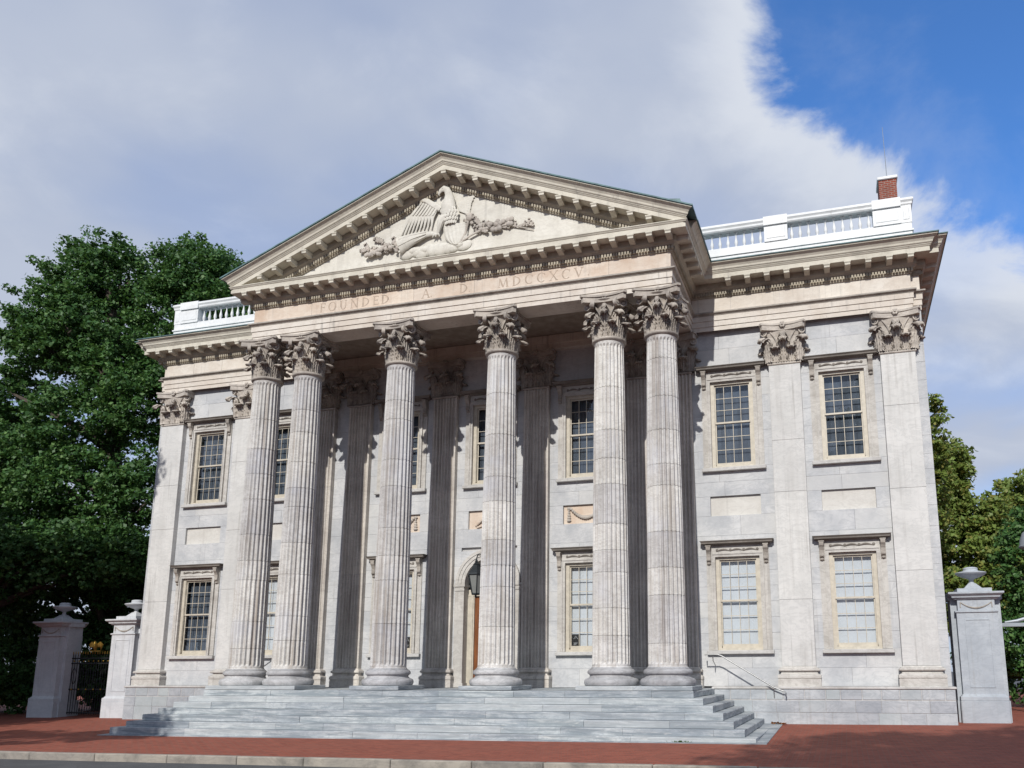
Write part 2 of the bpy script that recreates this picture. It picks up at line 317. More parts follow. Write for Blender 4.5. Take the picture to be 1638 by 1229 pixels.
    def mesh(s, name, mat, smooth=False):
        me = bpy.data.meshes.new(name); me.from_pydata(s.v, [], s.f)
        if mat: me.materials.append(MAT[mat] if isinstance(mat, str) else mat)
        if smooth:
            me.shade_smooth()
            if smooth != 'all':
                try: me.set_sharp_from_angle(angle=R_(38))
                except Exception: pass
        me.update(); return me
    def build(s, name, mat, parent=None, smooth=False, **kw):
        return ob(name, s.mesh(name, mat, smooth), parent, **kw)
def ob(name, me, parent=None, loc=(0, 0, 0), rz=0., scale=(1, 1, 1), rot=None, kind=None):
    o = bpy.data.objects.new(name, me); COL.objects.link(o)
    o.location = loc; o.rotation_euler = rot if rot else (0, 0, rz); o.scale = scale
    if parent: o.parent = parent
    if kind: o['kind'] = kind
    return o
def tag(o, label, cat, group=None):
    o['label'] = label; o['category'] = cat
    if group: o['group'] = group
    return o
def empty(name, loc=(0, 0, 0)):
    o = bpy.data.objects.new(name, None); COL.objects.link(o); o.location = loc; o.empty_display_size = .5; return o

# ------------------------------------------------------------------ ground, road, kerb
def gz(x, y): return .006*x+.023*(y+.4)
KB = -9.78          # back of kerb
def sheet(name, x0, x1, y0, y1, zf, mat, nx=2, ny=2):
    b = MB(); vs = []; fs = []
    for j in range(ny+1):
        for i in range(nx+1):
            x = x0+(x1-x0)*i/nx; y = y0+(y1-y0)*j/ny; vs.append((x, y, zf(x, y)))
    for j in range(ny):
        for i in range(nx): a = j*(nx+1)+i; fs.append((a, a+1, a+nx+2, a+nx+1))
    b.add(vs, fs); o = b.build(name, mat); o['kind'] = 'structure'; return o
zk0 = lambda x: gz(x, KB)
sheet('ground', -900, 900, -900, 1400, lambda x, y: -1.6-.02*max(0, abs(x)-60)*.2, 'asphalt')
sheet('brick_pavement', -60, 60, KB, 40, lambda x, y: gz(x, min(y, 3)), 'paving', 60, 50)
road_z = lambda x, y: zk0(x)-.16+.01*min(max(0, KB-y), 5)
sheet('road', -60, 60, -20.5, KB-.2, road_z, 'asphalt', 30, 10)
sheet('opposite_pavement', -60, 60, -40, -20.5, lambda x, y: zk0(x)+.03, 'paving', 30, 4)
kb = bpy.data.objects.new('kerb', MB().add([(-60, KB-.17, zk0(-60)-.4), (60, KB-.17, zk0(60)-.4), (60, KB, zk0(60)-.01), (-60, KB, zk0(-60)-.01)], [(0, 1, 2, 3)]).mesh('kerb', 'kerb'))
COL.objects.link(kb); kb['kind'] = 'structure'
x = -22.0
while x < 26:
    l = rnd.uniform(1.5, 2.3); b = MB(); b.rbox(0, l-.012, -.19, 0, -.36, .008, .018)
    o = b.build('kerb_stone', 'kerb', kb, loc=(x, KB+rnd.uniform(-.006, .006), zk0(x+l/2)+rnd.uniform(-.004, .004)), rot=(rnd.uniform(-.006, .006), -.006, 0)); x += l

# ------------------------------------------------------------------ the bank
BANK = empty('bank_building'); tag(BANK, 'white marble classical bank with columned portico, pediment and roof balustrade', 'building')
E, EY, WF = 7.18, -3.72, -.22
ZL, ZP = 1.08, 1.13
ZA0, ZA1, ZF1 = 12.53, 13.16, 13.67
# openings: (x0,x1,z0,z1)
WIN_X = [-11.81, -8.38, -3.44, 0, 3.44, 8.38, 11.81]
DZ = 5.735
open_ = []
for cx in WIN_X:
    for lv in (0, 1):
        if cx == 0 and lv == 0: continue
        open_.append((cx-.72, cx+.72, 2.22+DZ*lv, 5.12+DZ*lv))
panels = [(cx-.79, cx+.79, 6.395, 7.03) for cx in WIN_X]
door = (-1.0, 1.0, ZL, 5.6)
holes = open_+panels
# backing wall as grid cells with openings left out
wall = MB()
def grid_wall(mb, x0, x1, z0, z1, hs, y0, y1):
    xs = sorted({x0, x1}|{min(max(v, x0), x1) for h in hs for v in h[:2]}); zs = sorted({z0, z1}|{v for h in hs for v in h[2:] if z0 < v < z1})
    for i in range(len(xs)-1):
        run = None
        for j in range(len(zs)-1):
            xm, zm = (xs[i]+xs[i+1])/2, (zs[j]+zs[j+1])/2
            inside = any(h[0] < xm < h[1] and h[2] < zm < h[3] for h in hs)
            if not inside: run = [zs[j], zs[j+1]] if run is None else [run[0], zs[j+1]]
            if inside or j == len(zs)-2:
                if run: mb.box(xs[i], xs[i+1], y0, y1, *run)
                run = None
grid_wall(wall, -14.28, 14.28, -.3, 14.5, open_+[(-1.0, 1.0, ZL, 5.62)], .10, .42)
wall.box(-14.3, -13.9, .42, 15, -.5, 14.5); wall.box(13.9, 14.3, .42, 15, -.5, 14.5); wall.box(-13.9, 13.9, 14.6, 15, -.5, 14.5)
WALL = wall.build('wall', 'backing', BANK)
inn = MB(); inn.box(-13.8, 13.8, 4.0, 4.2, .5, 14); inn.box(-13.8, 13.8, .5, 4.0, 1.2, 1.3); inn.box(-13.8, 13.8, .5, 4.0, 6.7, 6.9)
for x in (-10.1, -6.4, -1.7, 1.7, 6.4, 10.1): inn.box(x-.1, x+.1, .43, 4.0, 1.3, 14)
inn.build('interior', 'dark', BANK)
LV = [1.13, 1.67, 2.22, 2.72, 3.20, 3.68, 4.16, 4.64, 5.12, 5.76, 6.395, 7.03, 7.49, 7.955, 8.53, 9.11, 9.69, 10.27, 10.855, 11.40, 11.96, 12.6]
joined = MB()
def stones(x0, x1, hs, join=False, z_lo=None):
    for k in range(len(LV)-1):
        z0, z1 = LV[k], LV[k+1]
        if z_lo is not None and k == 0: z0 = z_lo
        segs = [(x0, x1)]
        for h in hs:
            if h[2] < z1-.02 and h[3] > z0+.02:
                ns = []
                for a, b in segs:
                    if h[1] <= a or h[0] >= b: ns.append((a, b)); continue
                    if h[0] > a: ns.append((a, h[0]))
                    if h[1] < b: ns.append((h[1], b))
                segs = ns
        for a, b in segs:
            cuts = [a]
            if b-a > 1.3: cuts += [a+(b-a)*((.36, .62, .5, .44)[k % 4]+rnd.uniform(-.06, .06))]
            cuts += [b]
            for i in range(len(cuts)-1):
                y = rnd.uniform(-.0015, .002); g = .0018
                if join: joined.cbox(cuts[i]+g, cuts[i+1]-g, y, .098, z0+g, z1-g, .003)
                else: MB().cbox(cuts[i]+g, cuts[i+1]-g, y, .098, z0+g, z1-g, .003).build('wall_stone', 'wall', WALL)
PW = .45
PORT = [1.72, 5.14, 6.65]
for s in (1, -1):
    for (a, b, jn, zl) in ((7.10, 9.61, s < 0, None), (10.59, 13.0, False, None), (2.17, 4.69, False, ZL), (5.59, 6.20, True, ZL), (14.02, 14.3, True, None)):
        xx = sorted((s*a, s*b)); stones(xx[0], xx[1], [h for h in holes if xx[0]-.1 < h[0] < xx[1]], jn, zl)
# centre bay round the arched door
ARC = [(-1.0, 1.0, ZL, 4.64)]
stones(-1.27, 1.27, [h for h in holes if -1.3 < h[0] < 1.3]+[(-1.02, 1.02, ZL, 5.64)], False, ZL)
sp = MB()
for sx in (-1, 1):   # spandrels between arch and course
    arcp = [(sx*1.02*math.cos(a), 4.5+1.02*math.sin(a)) for a in [R_(90*i/10) for i in range(11)]]
    poly = arcp+[(sx*.0, 5.64), (sx*1.02, 5.64)]
    sp.prism_y(poly, .001, .098)
sp.build('arch_spandrel', 'wall', WALL)
o = joined.build('wall_stones', 'wall', WALL); o['kind'] = 'stuff'

# panels
PANEL = []
for cx in WIN_X:
    pb = MB(); pb.box(cx-.785, cx+.785, .082, .0995, 6.40, 7.025)
    PANEL.append(pb.build('wall_panel', 'panel' if abs(cx) > 5 else 'frieze', BANK))
for cx, po in zip(WIN_X, PANEL):
    if abs(cx) > 5: continue
    if cx == 0:
        b = MB(); b.tube([(-.55, .05, 6.52), (-.35, .03, 6.72), (-.1, .02, 6.80), (.15, .02, 6.76), (.4, .03, 6.62), (.55, .05, 6.5)], [.05, .1, .13, .14, .11, .05], 8, .5)
        for i in range(14): b.tube([(rnd.uniform(-.6, .5), .04, 6.45), (rnd.uniform(-.5, .5), .03, rnd.uniform(6.6, 6.85))], [.04, .015], 5, .5)
        b.build('panel_relief', 'frieze', po, True)
    else:
        b = MB()
        for sx in (-1, 1):
            for i in range(5): b.blob((cx+sx*.6, .045, 6.86-.085*i), (.035+.012*i, .04, .05), 7, 5)
            b.blob((cx+sx*.6, .04, 6.93), (.07, .04, .05), 7, 5)
        for i in range(17):
            u = -1+2*i/16; b.blob((cx+u*.52, .035, 6.90-.30*(1-u*u)), (.055, .055*(1.1-.5*abs(u)), .06*(1.25-.5*abs(u))), 8, 5)
        b.build('garland_relief', 'capw', po, True)

# ---- plinth of the wings
for s in (1, -1):
    a0, a1 = (7.55, 14.33); pl = MB()
    xx = sorted((s*a0, s*a1)); pl.box(xx[0]+.01, xx[1]-.01, -.375, .2, -.5, 1.06)
    PL = pl.build('plinth', 'backing', BANK)
    lo, hi = xx
    cap = MB(); cap.sweep([(lo, .1), (lo, -.39), (hi, -.39), (hi, .1)] if True else [], [(-.3, 1.055), (.0, 1.055), (.03, 1.07), (.03, 1.115), (.0, 1.13), (-.3, 1.13)])
    cap.build('plinth_cap', 'sill', PL)
    for z0, z1, w_, c in ((-.45, .385, .66, .007), (.39, .735, .72, .007), (.745, 1.05, .50, .022)):
        x = lo-(.2 if z0 < .5 else 0)
        while x < hi-.02:
            l = w_*rnd.uniform(.8, 1.25); x1 = min(hi, x+l)
            if hi-x1 < .22: x1 = hi
            x0_ = max(lo, x)
            if x1-x0_ > .05: MB().cbox(x0_+.004, x1-.004, -.39-rnd.uniform(0, .003), .1, z0+.004, z1-.003, c).build('plinth_stone', 'plinth', PL)
            x = x1

# ---- windows
def make_win_meshes():
    M_ = {}
    b = MB()   # stone casing round the opening (local: x centred, z at sill line 0 = 2.19)
    zt = 5.10-2.19; iw, mw, ow = .685, .80, .965
    for s in (1, -1):
        b.box(*sorted((s*iw, s*mw)), -.085, .2, .02, zt); b.box(*sorted((s*(mw+.001), s*ow)), -.045, .08, .02, zt+.33)
        b.box(*sorted((s*(mw-.035), s*mw+s*.004)), -.115, -.02, .02, zt+.03); b.box(*sorted((s*(iw+.001), s*(iw+.022))), -.1, -.02, .02, zt-.021)
    b.box(-mw, mw, -.087, .2, zt-.02, zt+.085); b.box(-mw+.02, mw-.02, -.106, -.03, zt+.055, zt+.09)
    b.box(-mw+.002, mw-.002, -.06, .08, zt+.088, zt+.34)
    M_['case'] = b.mesh('window_casing', 'trim')
    b = MB()
    for i in range(3): b.tube([(-.62+.41*i+.40*j/6, -.066-.006*math.sin(j), zt+.16+.05*math.sin(j/6*math.pi)) for j in range(7)], [.012, .022, .03, .034, .03, .022, .012], 6)
    for i in range(4): b.blob((-.62+.415*i, -.066, zt+.19), (.045, .025, .05), 6, 4)
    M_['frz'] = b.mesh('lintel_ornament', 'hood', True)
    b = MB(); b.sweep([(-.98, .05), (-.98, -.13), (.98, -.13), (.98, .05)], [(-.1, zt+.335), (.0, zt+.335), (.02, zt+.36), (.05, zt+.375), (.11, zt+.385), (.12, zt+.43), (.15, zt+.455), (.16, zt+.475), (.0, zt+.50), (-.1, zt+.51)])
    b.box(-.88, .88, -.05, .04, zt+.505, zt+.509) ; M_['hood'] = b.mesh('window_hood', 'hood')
    b = MB(); b.rbox(-1.012, 1.012, -.145, .09, -.105, .012, .014); M_['sill'] = b.mesh('window_sill', 'sill')
    b = MB(); prof = [(.0, .33), (-.20, .33), (-.215, .27), (-.20, .20), (-.15, .14), (-.11, .06), (-.105, -.03), (-.115, -.10), (-.095, -.15), (-.06, -.17), (-.045, -.2), (-.05, -.235), (-.03, -.26), (0, -.265)]
    b.prism_x([(y-.03, z+zt) for y, z in prof], -.068, .068); b.box(-.085, .085, -.25, -.02, zt+.30, zt+.334)
    b.blob((0, -.12, zt-.11), (.06, .05, .045), 8, 5); b.blob((0, -.085, zt-.215), (.05, .035, .04), 8, 5); M_['console'] = b.mesh('console_bracket', 'taenia')
    b = MB()   # cream painted box frame
    fw = .575; z0, z1 = .05, zt-.0
    for s in (1, -1):
        b.box(*sorted((s*fw, s*.684)), .02, .19, .0, z1); b.box(*sorted((s*(fw-.012), s*(fw+.03))), .045, .18, .14, z1-.1)
    b.box(-.684, .684, .018, .19, z1-.105, z1-.001); b.box(-.684, .684, -.005, .19, .0, .085)
    M_['frame'] = b.mesh('sash_frame', 'wood')
    gw = fw-.045; gb, gt, mid = .205, zt-.16, 1.53
    b = MB()   # upper sash (outer), lower sash (inner)
    for s in (1, -1):
        b.box(*sorted((s*gw, s*(fw-.013))), .085, .118, mid-.02, zt-.106); b.box(*sorted((s*gw, s*(fw-.013))), .122, .155, .086, mid)
    b.box(-gw, gw, .0845, .1185, gt, zt-.106); b.box(-fw+.014, fw-.014, .078, .1182, mid-.025, mid+.03)
    b.box(-gw, gw, .1215, .1555, .086, gb); b.box(-gw, gw, .1217, .1553, mid-.03, mid+.015)
    M_['sash'] = b.mesh('sash', 'wood')
    pw = 2*gw/4; hu = (gt-(mid+.03))/3; hl = ((mid-.03)-gb)/3
    b = MB()
    for i in (1, 2, 3):
        x = -gw+pw*i; b.box(x-.0085, x+.0085, .087, .115, mid+.03, gt); b.box(x-.0085, x+.0085, .124, .152, gb, mid-.03)
    for j in (1, 2):
        z = mid+.03+hu*j; b.box(-gw, gw, .0875, .1145, z-.0085, z+.0085); z = gb+hl*j; b.box(-gw, gw, .1245, .1515, z-.0085, z+.0085)
    M_['bars'] = b.mesh('glazing_bars', 'wood')
    for nm, hh in (('pu', hu), ('pl', hl)): M_[nm] = MB().box(-pw/2, pw/2, -.0015, .0015, -hh/2, hh/2).mesh('glass_pane', 'glass')
    M_['grid'] = [(('pu', (-gw+pw*(i+.5), .102, mid+.03+hu*(j+.5)))) for i in range(4) for j in range(3)]+[(('pl', (-gw+pw*(i+.5), .138, gb+hl*(j+.5)))) for i in range(4) for j in range(3)]
    b = MB(); vs = []; n = 40
    for k in range(2):
        for i in range(n+1): vs.append((-fw-.06+(2*fw+.12)*i/n, .235+.0025*math.sin(i*1.9), (.03, zt-.02)[k]))
    b.add(vs, [(i, i+1, n+2+i, n+1+i) for i in range(n)]); M_['blind'] = b.mesh('window_blind', 'blind')
    M_['curtain'] = M_['blind'].copy(); M_['curtain'].materials[0] = MAT['curtain']
    return M_
WM = make_win_meshes()
dimo = {}
for cx in WIN_X:
    for lv in (0, 1):
        if cx == 0 and lv == 0: continue
        W_ = ob('window', WM['case'], BANK, loc=(cx, 0, 2.19+DZ*lv))
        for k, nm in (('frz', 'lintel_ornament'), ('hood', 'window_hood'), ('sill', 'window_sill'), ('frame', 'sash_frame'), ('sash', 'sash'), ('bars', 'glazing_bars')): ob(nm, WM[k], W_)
        for s in (1, -1): ob('console_bracket', WM['console'], W_, loc=(s*.883, 0, 0))
        dark = lv == 1 or cx < -11
        ob('curtain' if dark else 'window_blind', WM['curtain' if dark else 'blind'], W_, loc=(0, .05 if dark else 0, 0))
        if cx == -8.38 and lv == 0:
            b = MB()
            for k, l in WM['grid']:
                hw_ = .13; hh = .2; b.box(l[0]-.132, l[0]+.132, l[1]-.0015, l[1]+.0015, l[2]-.21, l[2]+.21)
            b.build('glass_panes', 'glass', W_, kind='stuff')
        else:
            for k, l in WM['grid']: ob('glass_pane', WM[k], W_, loc=l, rot=(rnd.uniform(-.02, .02), 0, rnd.uniform(-.02, .02)))
        if abs(cx) == 3.44 and lv == 0:
            sg = MB().box(-.52, -.27, .16, .165, .215, .56) if cx > 0 else MB().box(.27, .52, .16, .165, .215, .56)
            S_ = sg.build('window_notice', 'black', W_); sx = -.395 if cx > 0 else .395
            lg = MB(); lg.tube([(sx-.07, .158, .43), (sx-.02, .158, .48), (sx, .158, .455), (sx+.03, .158, .48), (sx+.075, .158, .43)], .007, 4); lg.tube([(sx-.03, .158, .5), (sx, .158, .525), (sx+.03, .158, .5)], .006, 4)
            for i in range(3): lg.box(sx-.07, sx+.07-.03*i, .157, .159, .30-.03*i, .308-.03*i)
            lg.build('notice_emblem', 'white', W_)

# ---- doorway
b = MB()
for s in (1, -1):
    b.box(*sorted((s*.86, s*1.19)), -.06, .3, ZL, 4.28); b.box(*sorted((s*.82, s*1.21)), -.085, .3, ZL, ZL+.14)
    b.box(*sorted((s*.84, s*1.21)), -.085, .32, 4.28, 4.34); b.box(*sorted((s*.86, s*1.20)), -.07, .31, 4.34, 4.42); b.box(*sorted((s*.82, s*1.235)), -.10, .32, 4.42, 4.50)
def arch(mb, r0, r1, y0, y1, zc, n=24):
    vs = []; 
    for i in range(n+1):
        a = math.pi*i/n; c, s = math.cos(a), math.sin(a)
        vs += [(r0*c, y0, zc+r0*s), (r1*c, y0, zc+r1*s), (r1*c, y1, zc+r1*s), (r0*c, y1, zc+r0*s)]
    fs = [(4*i+j, 4*i+(j+1) % 4, 4*i+4+(j+1) % 4, 4*i+4+j) for i in range(n) for j in range(4)]; mb.add(vs, fs)
arch(b, .85, .97, -.05, .31, 4.50); arch(b, .97, 1.08, -.075, .2, 4.50); arch(b, 1.08, 1.18, -.10, .2, 4.50)
DS = b.build('door_surround', 'trim', BANK, True)
b = MB()
for s in (1, -1): b.box(*sorted((s*.62, s*.86)), .28, .42, ZL, 4.30); b.box(*sorted((s*.66, s*.72)), .25, .3, ZL, 4.2)
b.box(-.86, .86, .27, .43, 4.12, 4.34); b.build('door_frame', 'wood', DS)
fl = MB(); arch(fl, .03, .85, .34, .37, 4.34); fl.build('fanlight', 'glass', DS)
b = MB()
for i in range(1, 6): a = math.pi*i/6; b.tube([(0, .33, 4.35), (.84*math.cos(a), .33, 4.35+.84*math.sin(a))], .014, 4)
b.build('fanlight_bars', 'wood', DS)
for s in (1, -1):
    d = MB(); d.box(*sorted((s*.004, s*.62)), .36, .41, ZL+.02, 4.12); D_ = d.build('door', 'door', BANK)
    for z0, z1 in ((1.2, 2.05), (2.13, 2.42), (2.5, 3.35), (3.45, 4.0)):
        MB().cbox(*sorted((s*.10, s*.52)), .343, .37, z0, z1, .03).build('door_panel', 'door', D_)
    MB().tube([(s*.06, .33, 2.1), (s*.06, .30, 2.1)], [.03, .035], 10).build('door_knob', 'gold', D_)

# ---- entablature
PATH = [(-14.32, 14), (-14.32, -.03), (-14.05, -.03), (-14.05, WF), (-E, WF), (-E, EY), (E, EY), (E, WF), (14.05, WF), (14.05, -.03), (14.32, -.03), (14.32, 14)]
ARCH = MB(); ARCH.sweep(PATH, [(-.03, ZA0), (0, ZA0), (0, ZA0+.15), (.025, ZA0+.15), (.025, ZA0+.335), (.05, ZA0+.335), (.05, ZA0+.505)])
ARCH.box(-E+.03, E-.03, EY+.03, EY+.82, ZA0, ZF1); ARCH.box(-E+.03, -E+.8, EY+.82, -.1, ZA0+.001, ZF1); ARCH.box(E-.8, E-.03, EY+.82, -.1, ZA0+.001, ZF1)
ARCH.box(-E+.8, E-.8, -.24, .1, ZA0+.002, ZA0+.2); ARCH.box(-E+.8, E-.8, -.27, .1, ZA0+.2, ZA0+.5)
AR = ARCH.build('architrave', 'entab', BANK)
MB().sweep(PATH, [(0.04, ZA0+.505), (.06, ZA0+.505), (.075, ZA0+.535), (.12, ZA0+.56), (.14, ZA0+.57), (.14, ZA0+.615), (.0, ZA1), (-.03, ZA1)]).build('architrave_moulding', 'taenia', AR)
MB().box(-E+.7, E-.7, EY+.7, .05, ZA0+.52, ZA0+.62).build('portico_ceiling', 'ceil', BANK)
FB = MB(); FB.sweep(PATH, [(-.012, ZA1-.01), (-.012, ZF1+.02)]); FR = FB.build('frieze', 'backing', BANK)
def frieze_run(a, b, fixed, axis, n, sgn=1):
    ln = (b-a); cuts = [a]+[a+ln*(i+rnd.uniform(-.12, .12))/n for i in range(1, n)]+[b]
    for i in range(n):
        q0, q1 = sorted((cuts[i], cuts[i+1])); g = .004
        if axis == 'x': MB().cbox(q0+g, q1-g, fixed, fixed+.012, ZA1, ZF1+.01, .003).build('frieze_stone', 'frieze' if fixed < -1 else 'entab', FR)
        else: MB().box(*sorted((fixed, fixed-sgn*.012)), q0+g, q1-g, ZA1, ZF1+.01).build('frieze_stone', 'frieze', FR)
frieze_run(-E, E, EY, 'x', 7); frieze_run(EY+.01, WF, -E, 'y', 2, -1); frieze_run(EY+.01, WF, E, 'y', 2, 1)
frieze_run(E+.01, 14.05, WF, 'x', 5); frieze_run(-14.05, -E-.01, WF, 'x', 5); frieze_run(14.06, 14.32, -.03, 'x', 1); frieze_run(-14.32, -14.06, -.03, 'x', 1)
# letters
def glyph(ch):
    H = .30; S = []
    def bar(x0, z0, x1, z1, w_): 
        if abs(z1-z0) < 1e-6: S.append([(x0, z0-w_/2), (x1, z0-w_/2), (x1, z0+w_/2), (x0, z0+w_/2)])
        else: S.append([(x0-w_/2, z0), (x0+w_/2, z0), (x1+w_/2, z1), (x1-w_/2, z1)])
    def ser(x, z, w_=.09): S.append([(x-w_/2, z-.008), (x+w_/2, z-.008), (x+w_/2, z+.008), (x-w_/2, z+.008)])
    def arcs(cx, cz, rx, rz, a0, a1, thick, thin, n=14):
        for i in range(n):
            a, b_ = a0+(a1-a0)*i/n, a0+(a1-a0)*(i+1)/n
            ta = thin+(thick-thin)*abs(math.cos(a)); tb = thin+(thick-thin)*abs(math.cos(b_))
            S.append([(cx+rx*math.cos(a), cz+rz*math.sin(a)), (cx+rx*math.cos(b_), cz+rz*math.sin(b_)), (cx+(rx-tb)*math.cos(b_), cz+(rz-tb*.6)*math.sin(b_)), (cx+(rx-ta)*math.cos(a), cz+(rz-ta*.6)*math.sin(a))])
    T, t_ = .048, .02; p = math.pi
    if ch in 'FE':
        w_ = .2; bar(.05, 0, .05, H, T); ser(.05, 0); ser(.05, H); bar(.05, H-.01, .19, H-.01, t_); bar(.05, H*.53, .16, H*.53, t_); bar(.19, H-.05, .19, H, t_); bar(.16, H*.43, .16, H*.63, .014)
        if ch == 'E': bar(.05, .01, .2, .01, t_); bar(.2, 0, .21, .06, t_)
    elif ch == 'O': w_ = .31; arcs(.155, H/2, .15, .157, 0, 2*p, T, t_, 24)
    elif ch == 'C': w_ = .28; arcs(.155, H/2, .15, .157, p*.27, p*1.73, T, t_, 20); bar(.255, H*.72, .262, H*.98, t_)
    elif ch == 'D': w_ = .29; bar(.05, 0, .05, H, T); ser(.05, 0); ser(.05, H); arcs(.06, H/2, .21, .15, -p/2, p/2, T, t_, 16)
    elif ch == 'U': w_ = .28; bar(.05, .1, .05, H, T); bar(.23, .1, .23, H, t_); ser(.05, H); ser(.23, H); arcs(.14, .11, .1, .115, p, 2*p, .035, t_, 12)
    elif ch == 'N': w_ = .3; bar(.05, 0, .05, H, t_); bar(.25, 0, .25, H, t_); bar(.25, 0, .05, H, T); ser(.05, 0); ser(.25, H); ser(.04, H, .06)
    elif ch == 'A': w_ = .3; bar(.04, 0, .15, H, t_); bar(.26, 0, .15, H, T); bar(.09, H*.36, .21, H*.36, t_); ser(.04, 0); ser(.26, 0)
    elif ch == 'V': w_ = .3; bar(.15, 0, .04, H, T); bar(.15, 0, .26, H, t_); ser(.04, H); ser(.26, H)
    elif ch == 'M': w_ = .36; bar(.04, 0, .07, H, t_); bar(.32, 0, .29, H, T); bar(.18, 0, .07, H, T); bar(.18, 0, .29, H, t_); ser(.04, 0); ser(.32, 0)
    elif ch == 'X': w_ = .29; bar(.25, 0, .04, H, T); bar(.04, 0, .25, H, t_); ser(.04, 0); ser(.25, 0); ser(.04, H); ser(.25, H)
    else: w_ = .1; S.append([(.02, 0), (.06, 0), (.06, .04), (.02, .04)])
    return S, w_
def word(txt, x0, x1):
    ws = [glyph(c)[1]+.07 for c in txt]; k = (x1-x0)/sum(ws); x = x0
    for c, wd in zip(txt, ws):
        b = MB(); layer = 0
        for q in glyph(c)[0]:
            layer += 1; b.prism_y([(px_, pz_) for px_, pz_ in q], -.0035-.00012*layer, .003)
        b.build('letter', 'letter', FR, loc=(x, EY, 13.275)); x += wd*k
word('FOUNDED', -4.62, -1.93); word('A.', -.9, -.45); word('D.', .42, .87); word('MDCCXCV.', 1.72, 4.82)

# ---- cornice
BED = [(0, ZF1), (.04, ZF1), (.05, ZF1+.03), (.05, ZF1+.045), (.062, ZF1+.045), (.062, ZF1+.165), (.13, ZF1+.165), (.15, ZF1+.20), (.19, ZF1+.235), (.20, ZF1+.26), (.20, ZF1+.43), (.0, ZF1+.43)]
ZC = ZF1+.43      # soffit of corona 14.10
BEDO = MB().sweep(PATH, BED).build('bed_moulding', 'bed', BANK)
CORP = [(.19, ZC), (.56, ZC), (.56, ZC+.145), (.575, ZC+.15), (.60, ZC+.19), (.615, ZC+.20), (.615, ZC+.225), (.1, ZC+.245)]
CORO = MB().sweep(PATH, CORP).build('cornice', 'cornice', BANK)
SIMA = [(.58, ZC+.222), (.63, ZC+.228), (.65, ZC+.25), (.66, ZC+.30), (.70, ZC+.36), (.76, ZC+.41), (.79, ZC+.42), (.80, ZC+.46), (.2, ZC+.50)]
for pth in (PATH[:6], PATH[6:]): MB().sweep(pth, SIMA).build('gutter_moulding', 'cornice', CORO)
for pth in (PATH[:6], PATH[6:]): MB().sweep(pth, [(.77, ZC+.458), (.83, ZC+.462), (.835, ZC+.49), (.3, ZC+.53), (.1, ZC+.53)]).build('gutter_edge', 'copper', CORO)
# modillions
def mod_mesh(d=.35, h=.15, w_=.168):
    b = MB(); pr = [(0, h), (-d, h), (-d, h*.22), (-d+.03, h*.12), (-d*.75, h*.16), (-d*.5, h*.10), (-d*.3, h*.0), (-d*.12, 0), (0, -.01)]
    b.prism_x(pr, -w_/2, w_/2); b.box(-w_/2-.018, w_/2+.018, -d-.022, 0, h-.032, h+.001); b.box(-w_/2-.009, w_/2+.009, -d-.012, 0, h-.05, h-.032)
    return b.mesh('modillion', 'cornice')
MM = mod_mesh()
zm = ZC-.151
SP = .555
for i in range(-13, 14): ob('modillion', MM, CORO, loc=(i*SP, EY-.20, zm))
for s in (1, -1):
    for i in range(5): ob('modillion', MM, CORO, loc=(s*(E+.20), EY+.02+i*.58, zm), rz=s*math.pi/2)
    for i in range(10): ob('modillion', MM, CORO, loc=(s*(14.06-.62*i), WF-.20, zm))
    for i in range(12): ob('modillion', MM, CORO, loc=(s*(14.32+.20), .25+.62*i, zm), rz=s*math.pi/2)
# dentils
dn = MB(); dz0, dz1 = ZF1+.052, ZF1+.158
def dent_run(a, b, f, axis, sg):
    n = int((b-a)/.088)
    for i in range(n):
        c = a+(i+.5)*(b-a)/n
        if axis == 'x': dn.box(c-.028, c+.028, f-.125, f-.06, dz0, dz1)
        else: dn.box(*sorted((f+sg*.06, f+sg*.125)), c-.028, c+.028, dz0, dz1)
dent_run(-E-.12, E+.12, EY, 'x', 1); dent_run(EY, WF-.15, E, 'y', 1); dent_run(EY, WF-.15, -E, 'y', -1)
dent_run(E+.15, 14.15, WF, 'x', 1); dent_run(-14.15, -E-.15, WF, 'x', 1); dent_run(0, 8, 14.32, 'y', 1); dent_run(0, 8, -14.32, 'y', -1)
# pediment
SL = (17.80-(ZC+.46))/8.0
RB = ZC+.46+SL*8.0      # top of sima at x=0
def rake(prof, mat, name, par, zoff=0.):
    b = MB(); vs = []; m_ = len(prof)
    for st in (-1, 0, 1):
        for o_, z in prof:
            x = st*(E+max(o_, 0)); vs.append((x, EY-o_, z+zoff-SL*abs(x)))
    b.add(vs, [(i*m_+j, (i+1)*m_+j, (i+1)*m_+j+1, i*m_+j+1) for i in range(2) for j in range(m_-1)]); return b.build(name, mat, par)
PED = MB()
zt_ = RB-.92
PED.prism_y([(-7.2, ZC+.2), (7.2, ZC+.2), (7.2, ZC+.3), (0, zt_+.35), (-7.2, ZC+.3)], EY+.02, EY+.3)
PD = PED.build('pediment', 'tymp', BANK)
zr0 = RB-(ZC+.46)
rake([(o_, z) for o_, z in SIMA], 'cornice', 'raking_gutter', PD, zr0)
rake([(.1, ZC+.23)]+[(o_, z) for o_, z in CORP[:-1]][::-1][::-1], 'cornice', 'raking_cornice', PD, zr0)
rake([(o_*.98-.012, z) for o_, z in BED], 'bed', 'raking_bed_moulding', PD, zr0)
rake([(.77, ZC+.458), (.83, ZC+.462), (.835, ZC+.50), (.1, ZC+.54)], 'copper', 'raking_copper_edge', PD, zr0)
zc_r = RB-.46-.156
for s in (1, -1):
    for i in range(0 if s > 0 else 1, 13):
        x = s*i*SP; ob('modillion', MM, PD, loc=(x, EY-.20, zc_r-SL*abs(x)-.01))
